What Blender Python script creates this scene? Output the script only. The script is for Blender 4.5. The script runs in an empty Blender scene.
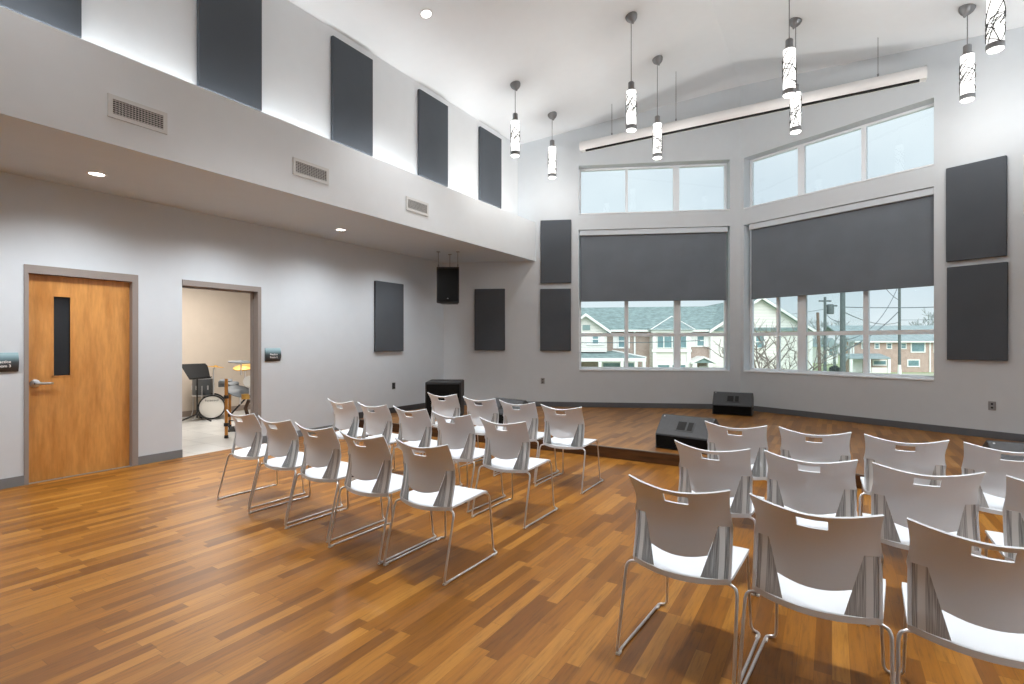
import bpy, bmesh, math, random
from mathutils import Vector, Matrix
random.seed(7)
C = bpy.context.scene.collection
R = math.radians
AX = -1.53            # symmetry axis of the room (ridge / apex of the bay)
APEX = 11.07; SL = 0.458
XL, XR = -6.97, 3.91  # side walls
YB = -3.2             # wall behind the camera
def ywall(x): return APEX - SL*abs(x-AX)
def zceil(x): return 6.50 - 0.24*abs(x-AX)
def srgb(r, g, b, a=1.0):
    f = lambda v: (v/255/12.92) if v/255 <= 0.04045 else ((v/255+0.055)/1.055)**2.4
    return (f(r), f(g), f(b), a)

# ------------------------------------------------------------------ materials
class NT:
    def __init__(s, name):
        m = bpy.data.materials.new(name); m.use_nodes = True
        s.m = m; s.t = m.node_tree; s.b = s.t.nodes['Principled BSDF']
    def n(s, typ, **kw):
        o = s.t.nodes.new(typ)
        for k, v in kw.items():
            if k.startswith('in_'): o.inputs[int(k[3:])].default_value = v
            else: setattr(o, k, v)
        return o
    def l(s, a, b): s.t.links.new(a, b)
    def math(s, op, a, b=None):
        o = s.t.nodes.new('ShaderNodeMath'); o.operation = op
        for i, v in enumerate((a, b)):
            if v is None: continue
            if isinstance(v, (int, float)): o.inputs[i].default_value = v
            else: s.l(v, o.inputs[i])
        return o.outputs[0]
    def ramp(s, fac, stops):
        o = s.t.nodes.new('ShaderNodeValToRGB'); e = o.color_ramp.elements
        while len(e) < len(stops): e.new(0.5)
        for q, (p, c) in zip(e, stops): q.position = p; q.color = c
        s.l(fac, o.inputs[0]); return o.outputs[0]
    def mix(s, fac, a, b, blend='MIX'):
        o = s.t.nodes.new('ShaderNodeMix'); o.data_type = 'RGBA'; o.blend_type = blend
        for i, v in ((0, fac), (6, a), (7, b)):
            if isinstance(v, (int, float, tuple)): o.inputs[i].default_value = v
            else: s.l(v, o.inputs[i])
        return o.outputs[2]
    def coords(s, kind='Object', scale=(1,1,1)):
        t = s.t.nodes.new('ShaderNodeTexCoord'); mp = s.t.nodes.new('ShaderNodeMapping')
        mp.inputs['Scale'].default_value = scale; s.l(t.outputs[kind], mp.inputs[0]); return mp.outputs[0]
    def noise(s, vec, scale, detail=3, rough=0.5):
        o = s.t.nodes.new('ShaderNodeTexNoise'); o.inputs['Scale'].default_value = scale
        o.inputs['Detail'].default_value = detail; o.inputs['Roughness'].default_value = rough
        s.l(vec, o.inputs['Vector']); return o.outputs[0]
    def bump(s, h, strength=0.2, dist=0.01):
        o = s.t.nodes.new('ShaderNodeBump'); o.inputs['Strength'].default_value = strength
        o.inputs['Distance'].default_value = dist; s.l(h, o.inputs['Height']); s.l(o.outputs[0], s.b.inputs['Normal'])
    def set(s, rough=0.5, metal=0.0, spec=None, emit=None, es=0.0, trans=0.0, coat=0.0):
        b = s.b; b.inputs['Roughness'].default_value = rough; b.inputs['Metallic'].default_value = metal
        if spec is not None: b.inputs['Specular IOR Level'].default_value = spec
        if emit: b.inputs['Emission Color'].default_value = emit; b.inputs['Emission Strength'].default_value = es
        b.inputs['Transmission Weight'].default_value = trans; b.inputs['Coat Weight'].default_value = coat
        return s.m
def plain(name, col, rough=0.5, metal=0.0, var=0.06, scale=6, bump=0.0, spec=None):
    n = NT(name); v = n.coords()
    f = n.noise(v, scale, 4)
    d = tuple(max(0, c*(1-var)) for c in col[:3])+(1,); u = tuple(min(1, c*(1+var)) for c in col[:3])+(1,)
    n.l(n.ramp(f, [(0.3, d), (0.7, u)]), n.b.inputs['Base Color'])
    if bump: n.bump(n.noise(v, scale*40, 2), bump, 0.002)
    return n.set(rough, metal, spec)
def emitter(name, col, strength):
    n = NT(name); n.b.inputs['Base Color'].default_value = col
    return n.set(0.4, emit=col, es=strength)

def planks(name, W, L, tones, rough=0.33, coat=0.15, axis='y'):
    n = NT(name); v = n.coords(); sp = n.n('ShaderNodeSeparateXYZ'); n.l(v, sp.inputs[0])
    X, Y = (sp.outputs[0], sp.outputs[1])
    row = n.math('FLOOR', n.math('DIVIDE', X, W))
    w1 = n.n('ShaderNodeTexWhiteNoise', noise_dimensions='1D'); n.l(row, w1.inputs['W'])
    yy = n.math('ADD', n.math('DIVIDE', Y, L), n.math('MULTIPLY', w1.outputs[0], 9.7))
    idn = n.math('FLOOR', yy)
    cb = n.n('ShaderNodeCombineXYZ'); n.l(row, cb.inputs[0]); n.l(idn, cb.inputs[1])
    w2 = n.n('ShaderNodeTexWhiteNoise', noise_dimensions='2D'); n.l(cb.outputs[0], w2.inputs['Vector'])
    base = n.ramp(w2.outputs[0], tones)
    # stretched grain, shifted per plank
    gv = n.n('ShaderNodeCombineXYZ')
    n.l(n.math('MULTIPLY', X, 42.0), gv.inputs[0]); n.l(n.math('ADD', n.math('MULTIPLY', Y, 3.0), n.math('MULTIPLY', w2.outputs[0], 37)), gv.inputs[1])
    g = n.noise(gv.outputs[0], 1.3, 5, 0.65)
    gc = n.ramp(g, [(0.28, (0.5, 0.47, 0.43, 1)), (0.46, (0.92, 0.92, 0.92, 1)), (0.72, (1.2, 1.18, 1.14, 1))])
    col = n.mix(0.9, base, gc, 'MULTIPLY')
    big = n.ramp(n.noise(v, 0.5, 2), [(0.3, (0.86, 0.86, 0.86, 1)), (0.7, (1.06, 1.06, 1.06, 1))])
    col = n.mix(1.0, col, big, 'MULTIPLY')
    fx = n.math('FRACT', n.math('DIVIDE', X, W)); fy = n.math('FRACT', yy)
    gap = n.math('MAXIMUM', n.math('LESS_THAN', fx, 0.022), n.math('LESS_THAN', fy, 0.004))
    col = n.mix(n.math('MULTIPLY', gap, 0.45), col, (0.05, 0.022, 0.008, 1))
    n.l(col, n.b.inputs['Base Color'])
    rr = n.math('ADD', n.math('MULTIPLY', g, 0.16), rough-0.08); n.l(rr, n.b.inputs['Roughness'])
    n.b.inputs['Specular IOR Level'].default_value = 0.3; n.b.inputs['Coat Weight'].default_value = coat; n.b.inputs['Coat Roughness'].default_value = 0.3
    return n.m
def woodgrain(name, dark, light, axis=2, rough=0.4, sc=(9, 9, 0.9)):
    n = NT(name); v = n.coords(scale=sc)
    f = n.noise(v, 1.4, 6, 0.62); f2 = n.noise(v, 9, 3)
    c = n.ramp(f, [(0.28, dark), (0.55, light), (0.75, tuple(min(1, q*1.12) for q in light[:3])+(1,))])
    c = n.mix(0.35, c, n.ramp(f2, [(0.35, (0.72, 0.7, 0.66, 1)), (0.6, (1.05, 1.05, 1.05, 1))]), 'MULTIPLY')
    n.l(c, n.b.inputs['Base Color']); return n.set(rough, coat=0.2)
def bricks(name, c1, c2, mortar, sc):
    n = NT(name); t = n.n('ShaderNodeTexCoord'); sp = n.n('ShaderNodeSeparateXYZ'); n.l(t.outputs['Object'], sp.inputs[0])
    cb = n.n('ShaderNodeCombineXYZ'); n.l(n.math('ADD', sp.outputs[0], sp.outputs[1]), cb.inputs[0]); n.l(sp.outputs[2], cb.inputs[1])
    b = n.n('ShaderNodeTexBrick'); n.l(cb.outputs[0], b.inputs['Vector'])
    b.inputs['Color1'].default_value = c1; b.inputs['Color2'].default_value = c2; b.inputs['Mortar'].default_value = mortar
    b.inputs['Scale'].default_value = sc; b.inputs['Mortar Size'].default_value = 0.012
    f = n.noise(cb.outputs[0], 1.5, 4)
    n.l(n.mix(0.5, b.outputs[0], n.ramp(f, [(0.3, (0.75, 0.75, 0.75, 1)), (0.7, (1.15, 1.15, 1.15, 1))]), 'MULTIPLY'), n.b.inputs['Base Color'])
    return n.set(0.9)
def stripes_z(name, col, dark, period, duty=0.12, rough=0.7):
    n = NT(name); t = n.n('ShaderNodeTexCoord'); sp = n.n('ShaderNodeSeparateXYZ'); n.l(t.outputs['Object'], sp.inputs[0])
    f = n.math('FRACT', n.math('DIVIDE', sp.outputs[2], period))
    n.l(n.mix(n.math('LESS_THAN', f, duty), col, dark), n.b.inputs['Base Color']); return n.set(rough)

M = {}
M['wall'] = plain('paint_grey', srgb(207, 215, 222), 0.7, var=0.012, bump=0.03)
M['wall_fan'] = plain('paint_grey_bay', srgb(206, 212, 217), 0.7, var=0.012, bump=0.03)
M['wall_rear'] = plain('rear_wall_bounce_cut', srgb(120, 122, 124), 0.7, var=0.02)  # unseen wall, darkened to cut light bounced onto the chair backs
M['base_mid'] = plain('baseboard_charcoal', srgb(98, 101, 106), 0.5, var=0.04)
M['white'] = plain('paint_white', srgb(229, 233, 236), 0.7, var=0.01, bump=0.03)
M['soffit'] = plain('paint_soffit', srgb(206, 219, 230), 0.75, var=0.01)
M['ceil'] = plain('paint_ceiling', srgb(236, 240, 243), 0.8, var=0.008)
M['beige'] = plain('paint_beige', srgb(205, 192, 178), 0.8, var=0.02)
M['floor'] = planks('floor_planks', 0.068, 0.6, [(0.0, srgb(112, 69, 20)), (0.35, srgb(136, 87, 27)), (0.7, srgb(149, 98, 33)), (1.0, srgb(167, 116, 48))], 0.40, 0.0)
M['stage'] = planks('stage_planks', 0.068, 0.6, [(0.0, srgb(118, 75, 30)), (0.4, srgb(139, 92, 40)), (1.0, srgb(166, 117, 58))], 0.40, 0.0)
M['riser'] = woodgrain('dark_riser_wood', srgb(34, 19, 10), srgb(84, 52, 25), sc=(1.2, 9, 18))
M['base'] = plain('baseboard_rubber', srgb(122, 126, 130), 0.55, var=0.04)
M['base_dark'] = plain('baseboard_dark', srgb(70, 72, 76), 0.5, var=0.04)
M['door'] = woodgrain('birch_door', srgb(184, 122, 56), srgb(213, 153, 84), sc=(5, 5, 0.8), rough=0.38)
M['frame'] = plain('door_frame_paint', srgb(146, 138, 134), 0.45, var=0.02)
M['dark_glass'] = plain('dark_door_glass', srgb(26, 28, 32), 0.06, var=0.15, scale=2, spec=0.6)
M['nickel'] = plain('brushed_nickel', srgb(190, 190, 190), 0.3, 1.0, var=0.04)
M['chrome'] = plain('chrome_rod', srgb(222, 223, 226), 0.3, 0.85, var=0.03)
M['plastic'] = plain('chair_plastic', srgb(221, 227, 233), 0.38, var=0.01)
M['glide'] = plain('chair_glide', srgb(214, 212, 206), 0.5, var=0.02)
def fabric(name, col):
    n = NT(name); v = n.coords()
    f = n.noise(v, 260, 2); g = n.noise(v, 2.2, 4)
    c = n.mix(0.5, n.ramp(f, [(0.3, tuple(q*0.75 for q in col[:3])+(1,)), (0.7, tuple(q*1.25 for q in col[:3])+(1,))]),
              n.ramp(g, [(0.3, tuple(q*0.88 for q in col[:3])+(1,)), (0.7, tuple(q*1.12 for q in col[:3])+(1,))]))
    n.l(c, n.b.inputs['Base Color']); n.bump(f, 0.25, 0.002); return n.set(0.92, spec=0.2)
M['panel'] = fabric('acoustic_fabric', srgb(84, 89, 95))
M['shade'] = fabric('shade_fabric', srgb(116, 123, 131))
M['upvc'] = plain('window_frame_white', srgb(240, 245, 250), 0.45, var=0.01)
M['valance'] = plain('shade_cassette', srgb(206, 214, 221), 0.45, var=0.01)
M['black'] = plain('black_cabinet', srgb(28, 28, 30), 0.6, var=0.1, scale=20, bump=0.1)
M['wedge'] = plain('charcoal_cabinet', srgb(62, 64, 67), 0.5, var=0.08, scale=30, bump=0.1)
M['void'] = plain('black_void', srgb(12, 12, 13), 0.7)
M['logo'] = plain('silver_badge', srgb(190, 192, 195), 0.3, 0.7)
def grille(name):
    n = NT(name); v = n.coords()
    vo = n.n('ShaderNodeTexVoronoi'); vo.inputs['Scale'].default_value = 140; n.l(v, vo.inputs['Vector'])
    n.l(n.ramp(vo.outputs[0], [(0.25, srgb(6, 6, 6)), (0.6, srgb(20, 20, 20))]), n.b.inputs['Base Color']); return n.set(0.85, spec=0.15)
M['grille'] = grille('speaker_grille')
M['pend_metal'] = plain('pendant_nickel', srgb(136, 137, 139), 0.4, 0.6, var=0.04)
M['lattice'] = plain('pendant_lattice', srgb(66, 66, 66), 0.7, 0.0)
M['pend_glow'] = emitter('pendant_glow', (1.0, 0.99, 0.97, 1), 1.25)
M['down_glow'] = emitter('downlight_glow', (1.0, 0.98, 0.95, 1), 9.0)
M['fixture'] = plain('fixture_white', srgb(228, 228, 228), 0.5, var=0.01)
M['vent'] = plain('vent_white', srgb(214, 214, 212), 0.5, var=0.01)
M['vent_dark'] = plain('vent_dark', srgb(40, 40, 40), 0.7)
M['screen_case'] = plain('screen_case_white', srgb(230, 230, 230), 0.45, var=0.01)
M['plate'] = plain('outlet_plate', srgb(140, 140, 142), 0.5, var=0.03)
M['plate_dark'] = plain('outlet_plate_dark', srgb(52, 53, 56), 0.5, var=0.03)
M['strip'] = plain('metal_nosing', srgb(120, 108, 98), 0.4, 0.4)
def glass(name):
    n = NT(name); t = n.t
    tr = n.n('ShaderNodeBsdfTransparent'); gl = n.n('ShaderNodeBsdfGlossy'); gl.inputs['Roughness'].default_value = 0.02
    tr.inputs['Color'].default_value = (0.94, 0.965, 0.965, 1)
    fr = n.n('ShaderNodeFresnel'); fr.inputs[0].default_value = 1.45
    mx = n.n('ShaderNodeMixShader'); n.l(n.math('MULTIPLY', fr.outputs[0], 0.5), mx.inputs[0]); n.l(tr.outputs[0], mx.inputs[1]); n.l(gl.outputs[0], mx.inputs[2])
    n.l(mx.outputs[0], t.nodes['Material Output'].inputs['Surface']); return n.m
M['glass'] = glass('window_glass')
def sign_mat(name):
    n = NT(name); t = n.n('ShaderNodeTexCoord'); sp = n.n('ShaderNodeSeparateXYZ'); n.l(t.outputs['Object'], sp.inputs[0])
    f = n.math('DIVIDE', sp.outputs[2], 0.19)
    n.l(n.ramp(f, [(0.0, srgb(58, 60, 64)), (0.5, srgb(66, 76, 82)), (0.72, srgb(108, 136, 144)), (0.9, srgb(150, 178, 186))]), n.b.inputs['Base Color'])
    return n.set(0.3)
M['sign'] = sign_mat('sign_gradient')
M['text'] = plain('white_lettering', srgb(240, 240, 240), 0.5, var=0.0)
M['ink'] = plain('black_lettering', srgb(40, 38, 38), 0.5, var=0.0)
def wing_mat(name):
    n = NT(name); t = n.n('ShaderNodeTexCoord'); sp = n.n('ShaderNodeSeparateXYZ'); n.l(t.outputs['UV'], sp.inputs[0])
    u = sp.outputs[0]
    cb = n.n('ShaderNodeCombineXYZ'); n.l(n.math('MULTIPLY', u, 60.0), cb.inputs[0]); n.l(n.math('MULTIPLY', sp.outputs[1], 1.3), cb.inputs[1])
    f = n.noise(cb.outputs[0], 1.0, 2)
    st = n.ramp(f, [(0.38, srgb(132, 132, 131)), (0.5, srgb(172, 172, 171)), (0.62, srgb(210, 210, 209))])
    band = n.math('MULTIPLY', n.math('GREATER_THAN', u, 0.2), n.math('LESS_THAN', u, 0.40))
    n.l(n.mix(band, st, srgb(218, 217, 215)), n.b.inputs['Base Color']); return n.set(0.45)
M['wing'] = wing_mat('ribbed_side_panel')
def tiles(name):
    n = NT(name); v = n.coords()
    b = n.n('ShaderNodeTexBrick'); n.l(n.coords(scale=(1, 1, 1)), b.inputs['Vector']); b.inputs['Scale'].default_value = 1.0
    b.inputs['Brick Width'].default_value = 0.9; b.inputs['Row Height'].default_value = 0.45; b.inputs['Mortar Size'].default_value = 0.004
    b.inputs['Color1'].default_value = srgb(222, 221, 218); b.inputs['Color2'].default_value = srgb(198, 198, 196); b.inputs['Mortar'].default_value = srgb(170, 170, 168)
    f = n.noise(v, 2.2, 6, 0.6)
    n.l(n.mix(0.6, b.outputs[0], n.ramp(f, [(0.35, (0.8, 0.8, 0.8, 1)), (0.6, (1.05, 1.05, 1.05, 1))]), 'MULTIPLY'), n.b.inputs['Base Color']); return n.set(0.3)
M['tiles'] = tiles('marble_tiles')
# outdoors, with haze painted in by paler, greyer colours
M['brick_tan'] = bricks('tan_brick', srgb(176, 156, 144), srgb(160, 142, 132), srgb(192, 184, 178), 4.5)
M['brick_red'] = bricks('red_brick', srgb(196, 170, 158), srgb(182, 157, 147), srgb(202, 188, 180), 3.0)
M['siding'] = stripes_z('cream_siding', srgb(234, 231, 225), srgb(206, 204, 200), 0.22)
M['trimw'] = plain('exterior_white_trim', srgb(240, 240, 238), 0.6, var=0.01)
M['shingle'] = plain('green_grey_shingles', srgb(132, 152, 152), 0.9, var=0.3, scale=3)
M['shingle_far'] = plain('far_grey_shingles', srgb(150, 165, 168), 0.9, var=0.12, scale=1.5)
M['pane'] = plain('exterior_pane', srgb(118, 148, 154), 0.15, var=0.18, scale=1.2)
M['pole'] = plain('pole_wood', srgb(104, 112, 114), 0.9, var=0.15, scale=3)
M['pole_brown'] = plain('pole_brown', srgb(126, 106, 96), 0.9, var=0.15, scale=3)
M['wire'] = plain('black_wire', srgb(96, 108, 114), 0.7)
M['bark'] = plain('bare_bark', srgb(128, 118, 112), 0.95, var=0.2, scale=4)
M['bark_far'] = plain('bare_bark_hazed', srgb(172, 180, 183), 0.95, var=0.2, scale=4)  # bark paled to paint in distance haze
M['grass'] = plain('lawn', srgb(166, 180, 140), 0.95, var=0.15, scale=0.4)
M['road'] = plain('pale_pavement', srgb(196, 192, 184), 0.9, var=0.05)
M['bush'] = plain('dark_bush', srgb(64, 72, 72), 0.95, var=0.3, scale=6)
# drum room
M['drum_shell'] = plain('silver_drum_shell', srgb(104, 108, 112), 0.3, 0.4, var=0.25, scale=3)
M['drum_head'] = plain('drum_head', srgb(232, 229, 222), 0.5, var=0.02)
M['brass'] = plain('cymbal_brass', srgb(206, 160, 82), 0.5, 0.6, var=0.1)
M['pad'] = plain('cymbal_pad_grey', srgb(112, 118, 124), 0.45, var=0.05)
M['amber'] = woodgrain('amber_wood', srgb(150, 92, 26), srgb(196, 130, 48))
M['blk'] = plain('black_steel', srgb(24, 24, 26), 0.45)
M['basebrown'] = plain('baseboard_taupe', srgb(146, 132, 122), 0.6)

# ------------------------------------------------------------------ mesh helpers
def fillet(pts, r, k=5):
    pts = [Vector(p) for p in pts]; out = [pts[0]]
    for i in range(1, len(pts)-1):
        a, p, b = pts[i-1], pts[i], pts[i+1]
        d1 = min(r, (a-p).length*0.49); d2 = min(r, (b-p).length*0.49)
        q1 = p+(a-p).normalized()*d1; q2 = p+(b-p).normalized()*d2
        for j in range(k+1):
            t = j/k; out.append(q1*(1-t)**2 + p*2*t*(1-t) + q2*t*t)
    out.append(pts[-1]); return out
class MB:
    def __init__(s): s.bm = bmesh.new()
    def face(s, pts):
        return s.bm.faces.new([s.bm.verts.new(p) for p in pts])
    def box(s, x0, x1, y0, y1, z0, z1, bevel=0.0, mat=None):
        v = [s.bm.verts.new(p) for p in ((x0,y0,z0),(x1,y0,z0),(x1,y1,z0),(x0,y1,z0),(x0,y0,z1),(x1,y0,z1),(x1,y1,z1),(x0,y1,z1))]
        if mat is not None:
            for q in v: q.co = mat @ q.co
        fs = [s.bm.faces.new([v[i] for i in f]) for f in ((3,2,1,0),(4,5,6,7),(0,1,5,4),(1,2,6,5),(2,3,7,6),(3,0,4,7))]
        if bevel:
            es = list({e for f in fs for e in f.edges})
            bmesh.ops.bevel(s.bm, geom=es, offset=bevel, segments=2, profile=0.5, affect='EDGES')
        return s
    def prism(s, poly, z0, z1):
        # poly: list of (x,y) ; z0,z1 floats or functions of (x,y)
        f0 = z0 if callable(z0) else (lambda x, y: z0); f1 = z1 if callable(z1) else (lambda x, y: z1)
        a = [s.bm.verts.new((x, y, f0(x, y))) for x, y in poly]; b = [s.bm.verts.new((x, y, f1(x, y))) for x, y in poly]
        s.bm.faces.new(a[::-1]); s.bm.faces.new(b); n = len(poly)
        for i in range(n): s.bm.faces.new((a[i], a[(i+1) % n], b[(i+1) % n], b[i]))
        return s
    def extrude(s, poly, axis, a, b, bevel=0.0):
        # poly of 2D points in the two other axes, extruded along axis from a to b
        def P(p, t):
            return {'x': (t, p[0], p[1]), 'y': (p[0], t, p[1]), 'z': (p[0], p[1], t)}[axis]
        va = [s.bm.verts.new(P(p, a)) for p in poly]; vb = [s.bm.verts.new(P(p, b)) for p in poly]; n = len(poly)
        fs = [s.bm.faces.new(va[::-1]), s.bm.faces.new(vb)]
        for i in range(n): fs.append(s.bm.faces.new((va[i], va[(i+1) % n], vb[(i+1) % n], vb[i])))
        if bevel:
            bmesh.ops.bevel(s.bm, geom=list({e for f in fs for e in f.edges}), offset=bevel, segments=2, profile=0.5, affect='EDGES')
        return s
    def tube(s, pts, r, seg=8, cap=True, r1=None):
        pts = [Vector(p) for p in pts]; n = len(pts); rings = []
        t0 = (pts[1]-pts[0]).normalized(); up = Vector((0,0,1)) if abs(t0.z) < 0.9 else Vector((1,0,0))
        nn = t0.cross(up).normalized()
        for i, p in enumerate(pts):
            t = (pts[min(i+1, n-1)]-pts[max(i-1, 0)]).normalized()
            nn = (nn - t*nn.dot(t)).normalized(); bb = t.cross(nn)
            rr = r if r1 is None else r+(r1-r)*i/(n-1)
            rings.append([s.bm.verts.new(p+(nn*math.cos(2*math.pi*k/seg)+bb*math.sin(2*math.pi*k/seg))*rr) for k in range(seg)])
        for i in range(n-1):
            for k in range(seg):
                s.bm.faces.new((rings[i][k], rings[i][(k+1) % seg], rings[i+1][(k+1) % seg], rings[i+1][k]))
        if cap: s.bm.faces.new(rings[0][::-1]); s.bm.faces.new(rings[-1])
        return s
    def lathe(s, prof, seg=24, mat=None):
        mat = mat or Matrix(); rings = []
        for r, z in prof:
            if r < 1e-5: rings.append([s.bm.verts.new(mat @ Vector((0, 0, z)))])
            else: rings.append([s.bm.verts.new(mat @ Vector((r*math.cos(2*math.pi*k/seg), r*math.sin(2*math.pi*k/seg), z))) for k in range(seg)])
        for a, b in zip(rings, rings[1:]):
            for k in range(seg):
                k2 = (k+1) % seg
                if len(a) == 1 and len(b) == 1: continue
                if len(a) == 1: s.bm.faces.new((a[0], b[k2], b[k]))
                elif len(b) == 1: s.bm.faces.new((a[k], a[k2], b[0]))
                else: s.bm.faces.new((a[k], a[k2], b[k2], b[k]))
        return s
    def build(s, name, mat, parent=None, loc=(0,0,0), rot=(0,0,0), smooth=None, recalc=True):
        if recalc: bmesh.ops.recalc_face_normals(s.bm, faces=s.bm.faces)
        me = bpy.data.meshes.new(name); s.bm.to_mesh(me); s.bm.free()
        me.materials.append(mat)
        if smooth is not None:
            me.shade_smooth(); me.set_sharp_from_angle(angle=R(smooth))
        o = bpy.data.objects.new(name, me); C.objects.link(o); o.location = loc; o.rotation_euler = rot
        if parent: o.parent = parent
        return o
def tag(o, label=None, cat=None, group=None, kind=None):
    if label: o['label'] = label
    if cat: o['category'] = cat
    if group: o['group'] = group
    if kind: o['kind'] = kind
    return o
def thing(name, label, cat, loc=(0,0,0), rz=0.0, group=None, kind=None):
    o = bpy.data.objects.new(name, None); C.objects.link(o); o.empty_display_size = 0.1
    o.location = loc; o.rotation_euler = (0, 0, rz); return tag(o, label, cat, group, kind)
def dup(root, loc, rz, label, group=None):
    r = root.copy(); C.objects.link(r); r.location = loc; r.rotation_euler = (0, 0, rz); r['label'] = label
    if group: r['group'] = group
    for ch in list(root.children):
        c = ch.copy(); C.objects.link(c); c.parent = r
        for g in list(ch.children):
            d = g.copy(); C.objects.link(d); d.parent = c
    return r
def struct(o, label, cat): return tag(o, label, cat, kind='structure')

# ------------------------------------------------------------------ room shell
ft = 0.0
pts_fan = [(XL, ywall(XL)), (AX, APEX), (XR, ywall(XR))]
o = MB().prism([(XL, YB), (XR, YB), (XR, 6.2), (XL, 6.2)], -0.12, 0.0).build('floor', M['floor']); struct(o, 'orange-brown wood plank floor of the hall', 'floor')
st = MB().prism([(XL, 6.2), (XR, 6.2)] + pts_fan[::-1], -0.12, 0.135).build('stage_platform', M['stage']); struct(st, 'low wood plank stage filling the bay under the windows', 'stage')
MB().box(XL+.001, XR-.001, 6.185, 6.1995, 0.0, 0.129).build('riser', M['riser'], st)
MB().box(XL+.001, XR-.001, 6.178, 6.215, 0.129, 0.140).build('edge_strip', M['strip'], st)

# ceiling : gable along the ridge plus overhang
m = MB()
for sgn in (-1, 1):
    xe = AX + sgn*4.2
    poly = [(AX, YB-.1), (xe, YB-.1), (xe, ywall(xe)+.25), (AX, APEX+.25)]
    m.prism(poly, lambda x, y: zceil(x), lambda x, y: zceil(x)+.15)
struct(m.build('ceiling', M['ceil']), 'high white gabled ceiling', 'ceiling')

def lwall(name, x0, x1, breaks_y, breaks_z, holes, mat):
    m = MB()
    for i in range(len(breaks_y)-1):
        for j in range(len(breaks_z)-1):
            if (i, j) in holes: continue
            m.box(x0, x1, breaks_y[i], breaks_y[i+1], breaks_z[j], breaks_z[j+1])
    return m.build(name, mat)
DY0, DY1, OY0, OY1, DZ = 1.895, 2.91, 3.40, 4.46, 2.24
o = lwall('wall_left', XL-.15, XL, [YB, DY0, DY1, OY0, OY1, ywall(XL)+.1], [0, DZ, 3.2], {(1, 0), (3, 0)}, M['wall'])
struct(o, 'grey painted left wall with the wooden door and the open doorway', 'wall')
o = MB().box(XR, XR+.15, YB, ywall(XR)+.1, 0, 3.2).build('wall_right', M['wall']); struct(o, 'grey painted right wall', 'wall')
o = MB().prism([(XL-.15, YB-.15), (XR+.15, YB-.15), (XR+.15, YB), (XL-.15, YB)], 0, 6.6).build('wall_rear', M['wall_rear']); struct(o, 'grey wall behind the seats', 'wall')

# fan (bay) walls with window openings; u runs along world x
def fanwall(name, xs, holes, label):
    zs = [0, 0.88, 3.75, 4.06, 5.06]
    m = MB(); th = 0.30
    for i in range(len(xs)-1):
        xa, xb = xs[i], xs[i+1]
        sg = -1 if (xa+xb)/2 < AX else 1
        nx, ny = sg*0.4164*th, 0.909*th
        def quad(x): return (x, ywall(x))
        for j in range(len(zs)):
            if (i, j) in holes: continue
            z0 = zs[j]
            za, zb = (zs[j+1], zs[j+1]) if j < len(zs)-1 else (zceil(xa)+.05, zceil(xb)+.05)
            P = []
            for (x, z) in ((xa, z0), (xb, z0), (xb, zb), (xa, za)):
                P.append((x, ywall(x), z))
            Q = [(p[0]+nx, p[1]+ny, p[2]) for p in P]
            a = [m.bm.verts.new(p) for p in P]; b = [m.bm.verts.new(p) for p in Q]
            m.bm.faces.new(a); m.bm.faces.new(b[::-1])
            for k in range(4): m.bm.faces.new((a[k], b[k], b[(k+1) % 4], a[(k+1) % 4]))
    return struct(m.build(name, M['wall_fan']), label, 'wall')
WL = (-4.40, -1.71); WR = (-1.47, 1.28)
fanwall('wall_back_left', [XL-.15, WL[0], WL[1], AX], {(1, 1), (1, 3)}, 'grey bay wall left of the apex with two stacked windows')
fanwall('wall_back_right', [AX, WR[0], WR[1], XR+.15], {(1, 1), (1, 3)}, 'grey bay wall right of the apex with two stacked windows')

# dropped side soffits with fascia and light cove, both sides
for sgn, side in ((-1, 'left'), (1, 'right')):
    xw = XL if sgn < 0 else XR
    xf = AX + sgn*3.68; xu = AX + sgn*4.01
    m = MB()
    m.prism([(xw, YB), (xf+sgn*.001, YB), (xf+sgn*.001, ywall(xf)), (xw, ywall(xw))], 3.13, 3.22)
    struct(m.build('trim_4' if sgn < 0 else 'trim_5', M['soffit']), 'pale underside of the dropped soffit along the %s side' % side, 'soffit')
    m = MB()
    m.prism([(xf+sgn*.001, YB), (xf, YB), (xf, ywall(xf)), (xf+sgn*.001, ywall(xf))], 3.13, 3.22)
    m.prism([(xf+sgn*0.09, YB), (xf, YB), (xf, ywall(xf)), (xf+sgn*.09, ywall(xf+sgn*.09))], 3.22, 3.92)
    m.prism([(xu, YB), (xf+sgn*.09, YB), (xf+sgn*.09, ywall(xf+sgn*.09)), (xu, ywall(xu))], 3.6, 3.66)
    struct(m.build('trim_1' if sgn < 0 else 'trim_2', M['white']), 'tall white fascia with vents and light cove along the %s side' % side, 'soffit')
    m = MB()
    m.prism([(xu, YB), (xu+sgn*.12, YB), (xu+sgn*.12, ywall(xu+sgn*.12)), (xu, ywall(xu))], 3.2, lambda x, y: zceil(x)+.02)
    struct(m.build('wall_upper_'+side, M['white']), 'white upper wall above the %s soffit' % side, 'wall')

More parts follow.
